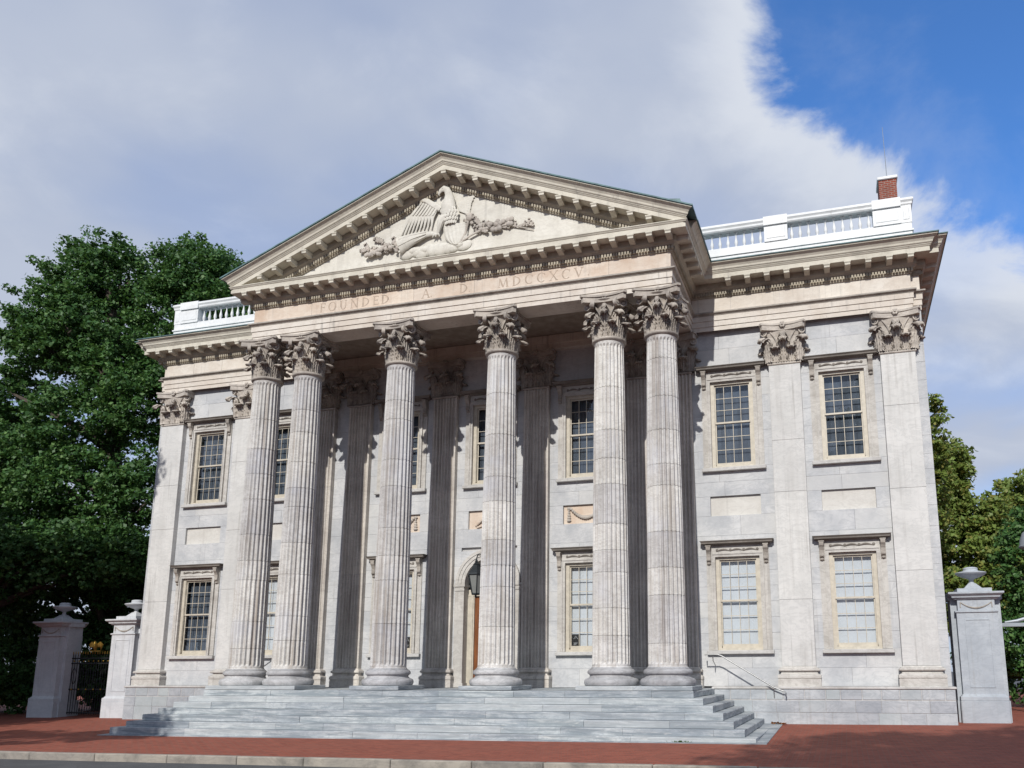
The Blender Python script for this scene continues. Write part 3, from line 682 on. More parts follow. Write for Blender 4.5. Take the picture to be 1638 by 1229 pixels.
for s in (1, -1):
    n = int(6.3/.088)
    for i in range(n):
        x = s*(.06+i*.088); z = zr0+dz0-SL*abs(x); dn.box(x-.028, x+.028, EY-.122, EY-.05, z, z+.106)
o = dn.build('dentils', 'bed', CORO); o['kind'] = 'stuff'
# roofs
rf = MB(); 
for s in (1, -1):
    vs = [(0, EY-.8, RB+.04), (s*8.0, EY-.8, RB+.04-SL*8.0), (s*8.0, .6, RB+.04-SL*8.0), (0, 7, RB+.04), (s*3, 7, RB+.04-SL*3)]
    vs2 = [(x, y, z-.06) for x, y, z in vs]
    rf.add(vs+vs2, [(0, 1, 2, 4, 3), (5, 8, 9, 7, 6)[::1], (0, 1, 6, 5), (1, 2, 7, 6)])
PR = rf.build('portico_roof', 'copper', BANK)
for s in (1, -1):
    b = MB(); z = RB-SL*7.2
    b.prism_y([(s*6.86, RB-SL*6.86-.02), (s*6.86, RB-SL*6.86+.15), (s*7.58, RB-SL*6.86+.04), (s*7.70, RB-SL*7.70+.02)], EY-.45, EY+1.4); b.build('roof_cheek', 'copper', PR)
mr = MB(); ze = ZC+.52
mr.add([(-14.6, -.5, ze), (14.6, -.5, ze), (14.6, 15.2, ze), (-14.6, 15.2, ze), (-7.5, 7, 17.6), (7.5, 7, 17.6), (-7.5, 8, 17.6), (7.5, 8, 17.6)], [(0, 1, 5, 4), (1, 2, 7, 5), (2, 3, 6, 7), (3, 0, 4, 6), (4, 5, 7, 6)])
MRO = mr.build('main_roof', 'copper', BANK)
for s in (1, -1):
    MB().add([(s*7.9, -.75, 14.62), (s*10.35, -.75, 14.62), (s*10.35, -.05, 15.1), (s*7.9, -.05, 15.1), (s*7.9, .1, 14.5), (s*10.35, .1, 14.5)], [(0, 1, 2, 3), (0, 3, 4), (1, 5, 2), (3, 2, 5, 4)]).build('roof_flashing', 'lead', MRO)
# chimney
ch = MB(); ch.box(13.56, 14.16, 2.9, 3.7, 15.2, 18.83); CHI = ch.build('chimney', 'chimney', BANK)
MB().rbox(13.51, 14.21, 2.84, 3.76, 18.83, 18.95, .02).build('chimney_cap', 'white', CHI)
MB().tube([(13.88, 3.3, 18.9), (13.88, 3.3, 19.6), (13.86, 3.3, 21.2)], [.018, .014, .008], 6).build('lightning_rod', 'greymetal', CHI)
MB().tube([(-12.6, 6.0, 14.8), (-12.6, 6.0, 21.0)], [.02, .012], 6).build('lightning_rod', 'greymetal', MRO)
# balustrade
bal = MB(); bal.lathe([(.058, 0), (.058, .035), (.045, .05), (.034, .07), (.05, .13), (.062, .18), (.055, .24), (.036, .33), (.026, .40), (.026, .45), (.036, .465), (.036, .48), (.028, .49), (.05, .515), (.055, .53)], 12)
bal.box(-.066, .066, -.066, .066, -.03, 0); bal.box(-.066, .066, -.066, .066, .53, .56)
BM_ = bal.mesh('baluster', 'white', True)
for s in (1, -1):
    def X2(a, b): return sorted((s*a, s*b))
    ba = MB(); ba.box(*X2(5.0, 14.26), .14, .52, 14.4, 15.30); ba.box(*X2(5.0, 14.30), .10, .56, 15.302, 15.36); ba.box(*X2(5.0, 14.26), .15, .51, 15.362, 15.60)
    ba.box(*X2(13.9, 14.26), .52, 6.0, 14.4, 15.60)
    BA = ba.build('balustrade', 'white', BANK)
    rl = MB(); rl.sweep([(-14.28, 6), (-14.28, .14), (-5, .14)] if s < 0 else [(5, .14), (14.28, .14), (14.28, 6)], [(-.38, 16.20), (.0, 16.20), (.03, 16.24), (.035, 16.30), (.06, 16.34), (.075, 16.36), (.075, 16.42), (.03, 16.46), (-.38, 16.47)])
    rl.build('handrail', 'white', BA)
    for a, b_ in ((9.64, 10.40), (13.10, 13.95), (13.953, 14.275), (5.2, 6.0)):
        pd = MB(); x0, x1 = X2(a, b_); yb = .11 if a != 13.953 else .135
        pd.box(x0, x1, yb, .55, 15.601, 16.199); P_ = pd.build('pedestal', 'white', BA)
        cap_ = MB(); cap_.box(x0-.012, x1+.012, yb-.058, .58, 16.17, 16.478); cap_.build('pedestal_cap', 'white', BA) if a != 13.953 else None
        MB().cbox(x0+.07, x1-.07, yb-.014, yb+.02, 15.70, 16.10, .012).build('pedestal_panel', 'white', BA)
    for i in range(10): ob('baluster', BM_, BA, loc=(s*(10.53+.272*i), .33, 15.63))
    for i in range(13): ob('baluster', BM_, BA, loc=(s*(9.50-.272*i), .33, 15.63))

# ---- capital pieces
def leaf_mesh(name, mat):
    b = MB(); nu, nv = 12, 18; vs = []
    for side in (0, 1):
        for j in range(nv+1):
            v = j/nv
            wd = (.36+.16*math.sin(v*math.pi*.8))*(1-.34*abs(math.sin(v*math.pi*4.5))**.7)*(1.0 if v < .8 else 1-1.6*(v-.8))
            if v < .8: yy, zz_ = -.05-.13*v*v, v/.86*.95
            else:
                a = (v-.8)/.2*math.pi*1.05; yy, zz_ = -.133-.15*(1-math.cos(a))/1.2, .884+.09*math.sin(a)-.06*(1-math.cos(a))
            for i in range(nu+1):
                u = -1+2*i/nu; g = .045*math.cos(u*math.pi*4)*(1-.2*v)
                vs.append((u*wd, yy-.02+.05*abs(u)**1.6-g+side*.10, zz_-.05*u*u*v))
    n1 = (nu+1)*(nv+1); fs = []
    for j in range(nv):
        for i in range(nu):
            a = j*(nu+1)+i; fs.append((a, a+1, a+nu+2, a+nu+1)); fs.append(tuple(q+n1 for q in (a, a+nu+1, a+nu+2, a+1)))
    for j in range(nv):
        for i in (0, nu): a = j*(nu+1)+i; fs.append((a, a+nu+1, a+nu+1+n1, a+n1))
    for i in range(nu): a = nv*(nu+1)+i; fs.append((a, a+1, a+1+n1, a+n1))
    b.add(vs, fs); return b.mesh(name, mat, 'all')
def volute_mesh(name, mat):     # stem rising from the bell into a scroll, turning to +x; front is -y
    b = MB(); pts = []
    for i in range(7): t_ = i/6; pts.append((.0+.30*t_**1.5, .08-.13*t_, .30*t_+.16*math.sin(t_*1.5), .035+.02*t_))
    cx, cz = .36, .335; n = 26
    for i in range(n+1):
        a = R_(125)-i/n*math.pi*2*1.75; r = .125*(1-i/n*.80); pts.append((cx+r*math.cos(a), -.05-.035*i/n, cz+r*math.sin(a), .055-.01*i/n))
    vs = []; k = len(pts)
    for i in range(k):
        x, y, z, hw = pts[i]; x2, y2, z2, _ = pts[min(i+1, k-1)]; x1, y1, z1, _ = pts[max(i-1, 0)]
        dx, dz = x2-x1, z2-z1; l = math.hypot(dx, dz) or 1; nx, nz = -dz/l, dx/l; th = .020
        vs += [(x+nx*th, y-hw, z+nz*th), (x-nx*th, y-hw, z-nz*th), (x-nx*th, y+hw, z-nz*th), (x+nx*th, y+hw, z+nz*th)]
    b.add(vs, [(4*i+j, 4*i+(j+1) % 4, 4*i+4+(j+1) % 4, 4*i+4+j) for i in range(k-1) for j in range(4)]); b.blob((cx, -.09, cz), (.045, .05, .045), 8, 6)
    return b.mesh(name, mat, True)
def abacus_poly(h, dip, tip, n=10):
    P = []
    for q in range(4):
        a = q*math.pi/2
        for i in range(n+1):
            u = -1+2*i/n; x = u*(h-tip); y = -h+dip*(1-u*u); P.append((x*math.cos(a)-y*math.sin(a), x*math.sin(a)+y*math.cos(a)))
    return P
def rosette_mesh(name, mat):
    b = MB()
    for i in range(6): a = 2*math.pi*i/6; b.blob((.055*math.cos(a), 0, .055*math.sin(a)), (.04, .035, .04), 7, 5)
    b.blob((0, -.02, 0), (.032, .045, .032), 8, 5); return b.mesh(name, mat, True)
HC = ZA0-11.25      # capital height above the neck ring
CAPM = {}
for key in ('cap', 'capw'):
    D = {}
    D['leaf'] = leaf_mesh('acanthus_leaf', key); D['vol'] = volute_mesh('volute', key); D['ros'] = rosette_mesh('abacus_flower', key)
    b = MB(); b.lathe([(.40, 0), (.395, .5), (.42, .85), (.49, 1.05), (.60, 1.13), (.60, 1.145)], 32); D['bell'] = b.mesh('capital_bell', key, True)
    b = MB()
    for (h, dp_, z0, z1) in ((.685, .14, HC-.23, HC-.07), (.725, .14, HC-.0695, HC-.003)):
        b.prism_z(abacus_poly(h, dp_, .075), z0, z1)
    D['aba'] = b.mesh('abacus', key)
    CAPM[key] = D
VMIR = {}
def cap_round(parent, z):       # local coordinates, centred on the column axis
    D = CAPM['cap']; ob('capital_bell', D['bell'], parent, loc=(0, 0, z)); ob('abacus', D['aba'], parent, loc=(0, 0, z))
    for i in range(8):
        a = 2*math.pi*i/8
        for (off, h, wd, rr) in ((math.pi/8, .47, .33, .40), (0, .86, .34, .40)):
            th = a+off; ob('acanthus_leaf', D['leaf'], parent, loc=(rr*math.sin(th), -rr*math.cos(th), z), rz=th, scale=(wd, 1.0, h))
    for q in range(4):
        th = q*math.pi/2; c, s_ = math.cos(th), math.sin(th)
        def L(x, y): return (x*c-y*s_, x*s_+y*c)
        for s in (1, -1):
            p = L(s*.17, -.46); ob('volute', D['vol'], parent, loc=(p[0], p[1], z+.655), rz=th+s*R_(22), scale=(s*1.0, 1, 1.02))
            p = L(s*.17, -.46); ob('volute', D['vol'], parent, loc=(p[0], p[1], z+.68), rz=th, scale=(-s*.46, 1, .70))
        p = L(0, -.545); ob('abacus_flower', D['ros'], parent, loc=(p[0], p[1], z+HC-.06), rz=th, scale=(1.05, 1, 1.05))
# columns
CW = [-6.778, -5.186, -1.741, 1.741, 5.186, 6.778]; CYL = -3.31
def rad(z):
    t_ = (z-1.70)/(11.13-1.70); return .532-.097*(.55*t_+.45*t_*t_)
def flute_ring(r, n=24, k=7, depth=1.0):
    P = []
    for i in range(n):
        a0 = 2*math.pi*i/n; da = 2*math.pi/n
        for j in range(k):
            u = j/k
            if u < .16: d = 0
            else: q = (u-.16)/.84; d = .78*(r*da*.84)*math.sin(math.pi*q)*.8*depth
            P.append(((r-d), a0+u*da))
    return P
def drum(z0, z1, zb):
    b = MB(); levels = []
    lo, hi = z0, z1; bot = z0 < 1.75; top = z1 > 11.1
    if bot: levels += [(z0, rad(z0)+.02, 0), (z0+.03, rad(z0), 0), (z0+.07, rad(z0), .0), (z0+.14, rad(z0), 1)]
    else: levels += [(z0, rad(z0)-.03, 1), (z0+.004, rad(z0)-.012, 1), (z0+.013, rad(z0), 1)]
    if top: levels += [(z1-.14, rad(z1), 1), (z1-.07, rad(z1), 0), (z1, rad(z1)+.015, 0)]
    else: levels += [(z1-.013, rad(z1), 1), (z1-.004, rad(z1)-.012, 1), (z1, rad(z1)-.03, 1)]
    vs = []
    for z, r, d in levels:
        for rr, a in flute_ring(r, depth=d): vs.append((rr*math.cos(a), rr*math.sin(a), z-zb))
    n = 168; fs = [(k*n+i, k*n+(i+1) % n, (k+1)*n+(i+1) % n, (k+1)*n+i) for k in range(len(levels)-1) for i in range(n)]
    b.add(vs, fs); return b.mesh('column_drum', 'col')
base_prof = [(.70, .12), (.735, .135), (.755, .18), (.76, .23), (.745, .28), (.71, .315), (.66, .325), (.655, .335), (.625, .345), (.60, .38), (.60, .405), (.615, .42), (.62, .43), (.655, .445), (.668, .48), (.66, .52), (.635, .555), (.60, .565), (.60, .585), (.575, .59), (.55, .62)]
cb = MB(); cb.rbox(-.80, .80, -.80, .80, 0.0, .121, .012); CPL = cb.mesh('column_plinth', 'step')
cb = MB(); cb.lathe(base_prof, 48); CBM = cb.mesh('column', 'colbase', True)
cr = MB(); cr.lathe([(.42, -.13), (.45, -.12), (.47, -.10), (.50, -.085), (.515, -.06), (.515, -.03), (.50, -.005), (.46, .01), (.42, .015)], 40); CRM = cr.mesh('neck_ring', 'cap', True)
for cx in CW:
    C_ = ob('column', CBM, BANK, loc=(cx, CYL, ZL)); ob('column_plinth', CPL, C_)
    z = ZL+.62; zs_ = [z]
    while True:
        z += rnd.choice((.62, .85, 1.0, 1.15, .75, 1.3))
        if z > 10.6: break
        zs_.append(z)
    zs_.append(11.13)
    for a, b_ in zip(zs_[:-1], zs_[1:]): ob('column_drum', drum(a, b_, ZL), C_, rz=rnd.uniform(-.01, .01))
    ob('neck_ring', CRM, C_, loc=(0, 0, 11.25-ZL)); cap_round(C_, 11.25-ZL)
# pilasters
def pil_base(x0, x1, zb, zt):
    h = zt-zb; P = [(0, 0), (.128, 0), (.128, .36), (.11, .365), (.11, .385), (.132, .41), (.138, .49), (.13, .56), (.105, .59), (.105, .605), (.055, .62), (.032, .68), (.032, .74), (.09, .755), (.105, .78), (.112, .83), (.10, .875), (.07, .89), (.07, .915), (.03, .925), (.012, .96), (0, 1.0)]
    b = MB(); b.sweep([(x0, .09), (x0, -.2), (x1, -.2), (x1, .09)], [(o_, zb+z*h) for o_, z in P]); return b
def pil_flat_shaft(x0, x1, z0, z1): return MB().cbox(x0, x1, -.2, .095, z0, z1, .006)
def pil_fluted(w2, z0, z1, nfl=7):
    b = MB(); prof = [(-w2, .095), (-w2, -.2)]; ed = .05; fw = (2*w2-2*ed)/nfl
    for i in range(nfl):
        xa = -w2+ed+i*fw
        prof.append((xa+.012, -.2))
        for j in range(1, 6): q = j/6; prof.append((xa+.012+(fw-.024)*q, -.2+.058*math.sin(math.pi*q)))
        prof.append((xa+fw-.012, -.2))
    prof += [(w2, -.2), (w2, .095)]
    m_ = len(prof); vs = [(x, y, z) for z in (z0, z1) for x, y in prof]; b.add(vs, [(j, j+1, m_+j+1, m_+j) for j in range(m_-1)]); return b
def cap_flat(parent, w2, key, z):     # parent at (cx,0,0)
    D = CAPM[key]
    b = MB(); b.add([(-w2+.02, .09, 0), (-w2+.02, -.19, 0), (w2-.02, -.19, 0), (w2-.02, .09, 0), (-w2+.02, .09, .85), (-w2+.02, -.2, .85), (w2-.02, -.2, .85), (w2-.02, .09, .85), (-w2-.1, .09, HC-.15), (-w2-.1, -.3, HC-.15), (w2+.1, -.3, HC-.15), (w2+.1, .09, HC-.15)],
          [(0, 1, 5, 4), (1, 2, 6, 5), (2, 3, 7, 6), (4, 5, 9, 8), (5, 6, 10, 9), (6, 7, 11, 10), (8, 9, 10, 11)]); b.build('capital_bell', key, parent, loc=(0, 0, z))
    b = MB()
    for (h, y, z0, z1) in ((w2+.20, -.45, HC-.225, HC-.07), (w2+.235, -.48, HC-.0695, HC-.004)):
        P = [(-h, .09), (-h, y+.09), (-h+.06, y)]+[(-h+.06+(2*h-.12)*i/10, y+.17*(1-(-1+2*i/10)**2)) for i in range(1, 10)]+[(h-.06, y), (h, y+.09), (h, .09)]
        b.prism_z(P, z0, z1)
    b.build('abacus', key, parent, loc=(0, 0, z))
    for x in (-.235, .235): ob('acanthus_leaf', D['leaf'], parent, loc=(x*w2/.47, -.185, z), scale=(.40, .9, .52))
    for x in (0, -.46, .46): ob('acanthus_leaf', D['leaf'], parent, loc=(x*w2/.47, -.175, z), scale=(.42, 1.05, .86), rz=R_(38)*x/.46)
    for s in (1, -1):
        ob('acanthus_leaf', D['leaf'], parent, loc=(s*w2, -.05, z), scale=(.34, .8, .50), rz=s*R_(90))
        ob('volute', D['vol'], parent, loc=(s*.20*w2/.47, -.27, z+.655), rz=s*R_(16), scale=(s*1.0, 1, 1.05)); ob('volute', D['vol'], parent, loc=(s*.19*w2/.47, -.24, z+.68), scale=(-s*.42, 1, .66))
    ob('abacus_flower', D['ros'], parent, loc=(0, -.34, z+HC-.06), scale=(1.15, 1, 1.15))
def pilaster(cx, w2, fluted):
    mat = 'pilf' if fluted else 'pil'; key = 'cap' if fluted else 'capw'; zb = ZL if fluted else ZP
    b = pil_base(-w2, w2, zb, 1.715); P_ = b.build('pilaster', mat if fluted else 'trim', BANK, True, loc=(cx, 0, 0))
    cuts = [1.715]; 
    for q in ((.30, .62) if fluted else (.27, .52, .78)): cuts.append(1.715+9.43*(q+rnd.uniform(-.07, .07)))
    cuts.append(11.14)
    for a, c in zip(cuts[:-1], cuts[1:]):
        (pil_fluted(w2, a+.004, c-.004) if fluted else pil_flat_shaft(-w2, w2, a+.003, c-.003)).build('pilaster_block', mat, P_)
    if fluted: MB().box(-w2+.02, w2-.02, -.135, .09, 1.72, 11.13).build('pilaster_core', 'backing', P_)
    nr = MB(); nr.sweep([(-w2, .09), (-w2, -.2), (w2, -.2), (w2, .09)], [(0, 11.135), (.02, 11.14), (.035, 11.16), (.035, 11.19), (.02, 11.215), (0, 11.22)]); nr.build('neck_ring', key, P_)
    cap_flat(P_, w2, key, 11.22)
for s in (1, -1):
    for cx in PORT: pilaster(s*cx, PW, True)
    pilaster(s*10.10, .49, False); pilaster(s*13.51, .51, False)

# ---- pediment relief
RL = MB(); r5 = random.Random(5)
for i in range(16): RL.blob((-1.5+2.0*i/15, EY, 14.86+.10*r5.random()), (.22+.1*r5.random(), .10+.06*r5.random(), .12+.12*r5.random()), 9, 6)
RELIEF = RL.build('pediment_relief', 'tymp', BANK, True); RELIEF.scale = (1, .68, 1); RELIEF.location = (0, EY*.32, 0)
b = MB(); b.tube([(.18, EY-.02, 15.50), (.08, EY-.10, 15.80), (-.02, EY-.17, 16.08), (0, EY-.18, 16.35), (.02, EY-.17, 16.55), (0, EY-.19, 16.72), (-.06, EY-.22, 16.85), (-.16, EY-.24, 16.90), (-.26, EY-.24, 16.85), (-.33, EY-.23, 16.76), (-.335, EY-.22, 16.70)],
        [.08, .17, .235, .245, .18, .13, .115, .108, .075, .045, .012], 12, .75)
b.tube([(-.10, EY-.12, 15.95), (-.25, EY-.20, 15.75), (-.30, EY-.18, 15.55), (-.36, EY-.14, 15.38)], [.17, .13, .08, .05], 8)
for dx in (-.12, -.04, .06): b.tube([(-.36, EY-.14, 15.39), (-.36+dx, EY-.19, 15.34), (-.36+dx*1.4, EY-.17, 15.27)], [.04, .03, .012], 6)
for i in range(9):
    zq = 15.70+.115*i; rr_ = .26*math.sin(math.pi*min(1, (i+2.5)/10.5)); xo = .10-.012*i if i < 4 else .0
    for j in range(7):
        a = R_(-80+160*(j+.5*(i % 2))/6.5); b.blob((xo+rr_*math.sin(a), EY-.15-.9*rr_*.75*math.cos(a), zq), (.05, .016, .075), 6, 5)
b.blob((-.19, EY-.32, 16.90), (.02, .02, .02), 6, 4)
b.build('eagle', 'tymp', RELIEF, True)
fe = MB(); fe.tube([(-.30, EY-.10, 16.25), (-.55, EY-.15, 16.42), (-.80, EY-.15, 16.62), (-.98, EY-.12, 16.68), (-1.06, EY-.09, 16.58)], [.10, .10, .09, .08, .05], 8, .7)
for i in range(9):
    u = i/8; xs_, zs0 = -.42-.62*u, 16.30+.30*u-.05*u; xe, ze_ = -.62-1.12*u, 15.62+.06*math.sin(u*3)-.10*u
    fe.tube([(xs_, EY-.12+.04*u, zs0), ((xs_+xe)/2-.05, EY-.12, (zs0+ze_)/2+.02), (xe, EY-.05, ze_)], [.055, .062, .022], 6, .6)
for i in range(7):
    u = i/6; fe.tube([(-.40-.58*u, EY-.15, 16.33+.26*u), (-.56-.72*u, EY-.17, 16.05+.12*u)], [.05, .03], 6, .6)
fe.build('wing_feathers', 'tymp', RELIEF, True)
fe = MB()
for i in range(7): u = i/6; fe.tube([(.25+.1*u, EY-.03, 16.35-.2*u), (.62+.24*(1-u), EY-.02, 16.55-.10*u-.45*u), (.80-.15*u, EY-.01, 16.30-.75*u+.2)], [.06, .055, .02], 6, .5)
fe.build('far_wing_feathers', 'tymp', RELIEF, True)
sh = MB(); nu, nv = 12, 10; vs = []
for j in range(nv+1):
    v = j/nv; wd = .42*(1 if v < .35 else math.sqrt(max(0, 1-((v-.35)/.66)**2)))
    cxs, czs = .215+.10*v, 15.66-.76*v
    for i in range(nu+1): u = -1+2*i/nu; vs.append((cxs+u*wd, EY-.05-.10*math.sqrt(max(0, 1-(u*.95)**2))-(.028 if (i % 2) else 0), czs-.05*u*(1-v)))
sh.add(vs, [(j*(nu+1)+i, j*(nu+1)+i+1, (j+1)*(nu+1)+i+1, (j+1)*(nu+1)+i) for j in range(nv) for i in range(nu)]); sh.build('shield', 'tymp', RELIEF)
hn = MB(); hn.tube([(-.30, EY-.08, 15.32), (-.55, EY-.12, 15.42), (-.85, EY-.15, 15.42), (-1.15, EY-.17, 15.34), (-1.42, EY-.19, 15.24), (-1.62, EY-.20, 15.16), (-1.70, EY-.20, 15.13)], [.03, .07, .12, .18, .24, .28, .30], 12, .7)
for i in range(7):
    a = 2*math.pi*i/7; hn.tube([(-.75, EY-.15+.08*math.sin(a), 15.43+.08*math.cos(a)), (-1.2, EY-.17+.13*math.sin(a), 15.33+.17*math.cos(a)), (-1.68, EY-.2+.19*math.sin(a), 15.14+.28*math.cos(a))], [.025, .035, .045], 5)
hn.build('cornucopia', 'tymp', RELIEF, True)
fm = leaf_mesh('relief_leaf', 'capw'); r3 = random.Random(3)
frm = MB().blob((0, 0, 0), (.08, .075, .08), 8, 6).mesh('fruit', 'capw', True)
for i in range(26):
    u = r3.random(); x = -1.75-1.2*u; ob('fruit', frm, RELIEF, loc=(x, EY-.10-.10*r3.random(), 14.93+.42*(1-u)*r3.random()+.06))
for i in range(22):
    x = 1.1+1.1*r3.random(); ob('fruit', frm, RELIEF, loc=(x, EY-.08-.09*r3.random(), 15.30+.28*(r3.random()-.5)+.06), scale=(1.1, 1.1, 1.1))
ob('fruit', frm, RELIEF, loc=(.74, EY-.12, 15.80), scale=(1.6, 1.5, 1.9))
stm = MB(); stm.tube([(.42, EY-.10, 14.95), (.60, EY-.12, 15.25), (.70, EY-.12, 15.70)], [.04, .045, .04], 7); stm.tube([(.42, EY-.10, 14.98), (.85, EY-.12, 15.18), (1.25, EY-.10, 15.32), (2.0, EY-.07, 15.35), (2.9, EY-.04, 15.05)], [.035, .04, .04, .03, .015], 7); stm.build('branch_stem', 'capw', RELIEF, True)
def rl_leaf(x, z, ang, s): ob('relief_leaf', fm, RELIEF, loc=(x, EY-.05-.06*r3.random(), z), rot=(0, ang, 0), scale=(s*.5, s*.8, s))
for i in range(16): rl_leaf(-1.8-1.15*r3.random(), 14.95+.32*r3.random(), r3.uniform(-2.1, -.4), r3.uniform(.22, .36))
rl_leaf(-2.35, 15.45, -1.2, .4)
for i in range(26):
    u = r3.random(); rl_leaf(1.05+1.9*u, 15.12+.42*(1-u)*r3.random()+.06, r3.uniform(-1.2, 2.6), r3.uniform(.2, .36)*(1.1-.5*u))
for i in range(6): rl_leaf(.74, 15.72, i*1.05-1.6, .24)

# ------------------------------------------------------------------ steps
STEPS = empty('entrance_steps', (0, -3, -.12)); tag(STEPS, 'broad flight of worn blue-grey marble steps rising to the portico', 'steps')
def at(o, p):
    o.location = (o.location.x-p.location.x, o.location.y-p.location.y, o.location.z-p.location.z); return o
b = MB(); b.add([(x, y, gz(x, y)+.018) for x, y in ((-9.62, -.38), (-9.62, -5.95), (9.58, -5.95), (9.58, -.38))]+[(x, y, gz(x, y)-.1) for x, y in ((-9.62, -.38), (-9.62, -5.95), (9.58, -5.95), (9.58, -.38))], [(0, 1, 2, 3), (0, 4, 5, 1), (1, 5, 6, 2), (2, 6, 7, 3)])
at(b.build('base_slab', 'step', STEPS), STEPS)
S0, SY, RI, TX, TY_ = 9.33, -5.81, .172, .288, .282
for k in range(7):
    hx = S0-TX*k; fy = SY+TY_*k; zt2 = -.127+RI*(k+1); zb2 = zt2-RI if k else -.4
    core = MB().box(-hx+.03, hx-.03, fy+.03, -.38 if k < 6 else .0, zb2, zt2-.006); ST = at(core.build('step', 'step', STEPS), STEPS)
    x = -hx; d = .55
    def put(x0, x1, y0, y1):
        jx, jz = rnd.uniform(-.008, .006), rnd.uniform(-.006, .003)
        o = (MB().worn(x0+.003, x1-.003, y0+jx, y1-.003, zb2+.002, zt2+jz) if x1-x0 > d+.01 or y1-y0 < d+.01 else MB().rbox(x0+.003, x1-.003, y0+.002, y1-.003, zb2+.002, zt2+jz, rnd.uniform(.014, .026))).build('step_stone', 'step', ST); at(o, STEPS); o.location = (-STEPS.location.x-ST.location.x, -STEPS.location.y-ST.location.y, -STEPS.location.z-ST.location.z)
    while x < hx-.01:
        l = rnd.uniform(1.3, 3.2); x1 = min(hx, x+l)
        if hx-x1 < .7: x1 = hx
        put(x, x1, fy, fy+d); x = x1
    y = fy+d
    while y < -.40:
        y1 = min(-.385, y+rnd.uniform(1.0, 1.9))
        if -.385-y1 < .5: y1 = -.385
        put(hx-d, hx, y, y1); put(-hx, -hx+d, y, y1); y = y1
    if k == 6:
        xs_ = -hx+d
        while xs_ < hx-d-.01:
            x1 = min(hx-d, xs_+rnd.uniform(1.2, 1.7)); put(xs_, x1, fy+d, -.21); xs_ = x1

# ------------------------------------------------------------------ handrails
for s in (1, -1):
    HR = empty('step_handrail', (s*8.5, -.55, .9)); tag(HR, 'thin steel handrail fixed to the wall at the %s end of the steps' % ('right' if s > 0 else 'left'), 'handrail')
    y = -.55; b = MB(); b.tube([(s*7.35-HR.location.x, y+.55+.25, 2.07-.9), (s*7.36-HR.location.x, 0, 2.075-.9), (s*7.74-HR.location.x, 0, 2.075-.9), (s*7.85-HR.location.x, 0, 2.035-.9), (s*9.35-HR.location.x, 0, 1.115-.9), (s*9.58-HR.location.x, 0, 1.02-.9), (s*9.68-HR.location.x, 0, .99-.9), (s*9.71-HR.location.x, 0, .93-.9), (s*9.70-HR.location.x, 0, .85-.9)], .021, 10)
    b.build('rail', 'steel', HR, True)
    for x, z in ((7.6, 2.05), (9.36, 1.09)):
        MB().tube([(s*x-HR.location.x, 0, z-.9-.02), (s*x-HR.location.x, .03, z-.9-.16), (s*x-HR.location.x, .5 if x < 9 else .17, z-.9-.30)], .014, 6).build('rail_bracket', 'steel', HR)

# ------------------------------------------------------------------ lantern
LN = empty('hanging_lantern', (0, -1.0, 4.04)); LN.scale = (.88, .88, .88); tag(LN, 'dark six-sided metal lantern hanging in front of the arched doorway', 'lantern')
b = MB(); b.lathe([(.16, 0), (.17, .03), (.15, .06)], 6); b.lathe([(.33, .72), (.345, .75), (.33, .79), (.20, .98), (.13, 1.10), (.145, 1.12), (.12, 1.15), (.05, 1.22), (.06, 1.25), (.04, 1.30), (.015, 1.35)], 6)
for i in range(6): a = 2*math.pi*i/6; b.tube([(.155*math.cos(a), .155*math.sin(a), .04), (.318*math.cos(a), .318*math.sin(a), .74)], .016, 5)
b.lathe([(.02, -.09), (.05, -.06), (.03, -.02), (.1, 0)], 8); b.build('lantern_frame', 'lantern', LN)
for i in range(6):
    a0, a1 = 2*math.pi*i/6, 2*math.pi*(i+1)/6; g = MB(); g.add([(r*math.cos(a), r*math.sin(a), z) for r, z in ((.148, .05), (.306, .735)) for a in (a0, a1)], [(0, 1, 3, 2)]); g.build('lantern_pane', 'lampglass', LN)
MB().tube([(0, 0, 1.34), (0, .1, 1.50), (0, .45, 1.55), (0, .95, 1.70), (0, 1.10, 1.70)], .022, 6).build('bracket_arm', 'lantern', LN)
for i in range(3): MB().lathe([(.018, .0), (.018, .22)], 8, c=(.06*math.cos(i*2.1), .06*math.sin(i*2.1), .08)).build('candle', 'white', LN)

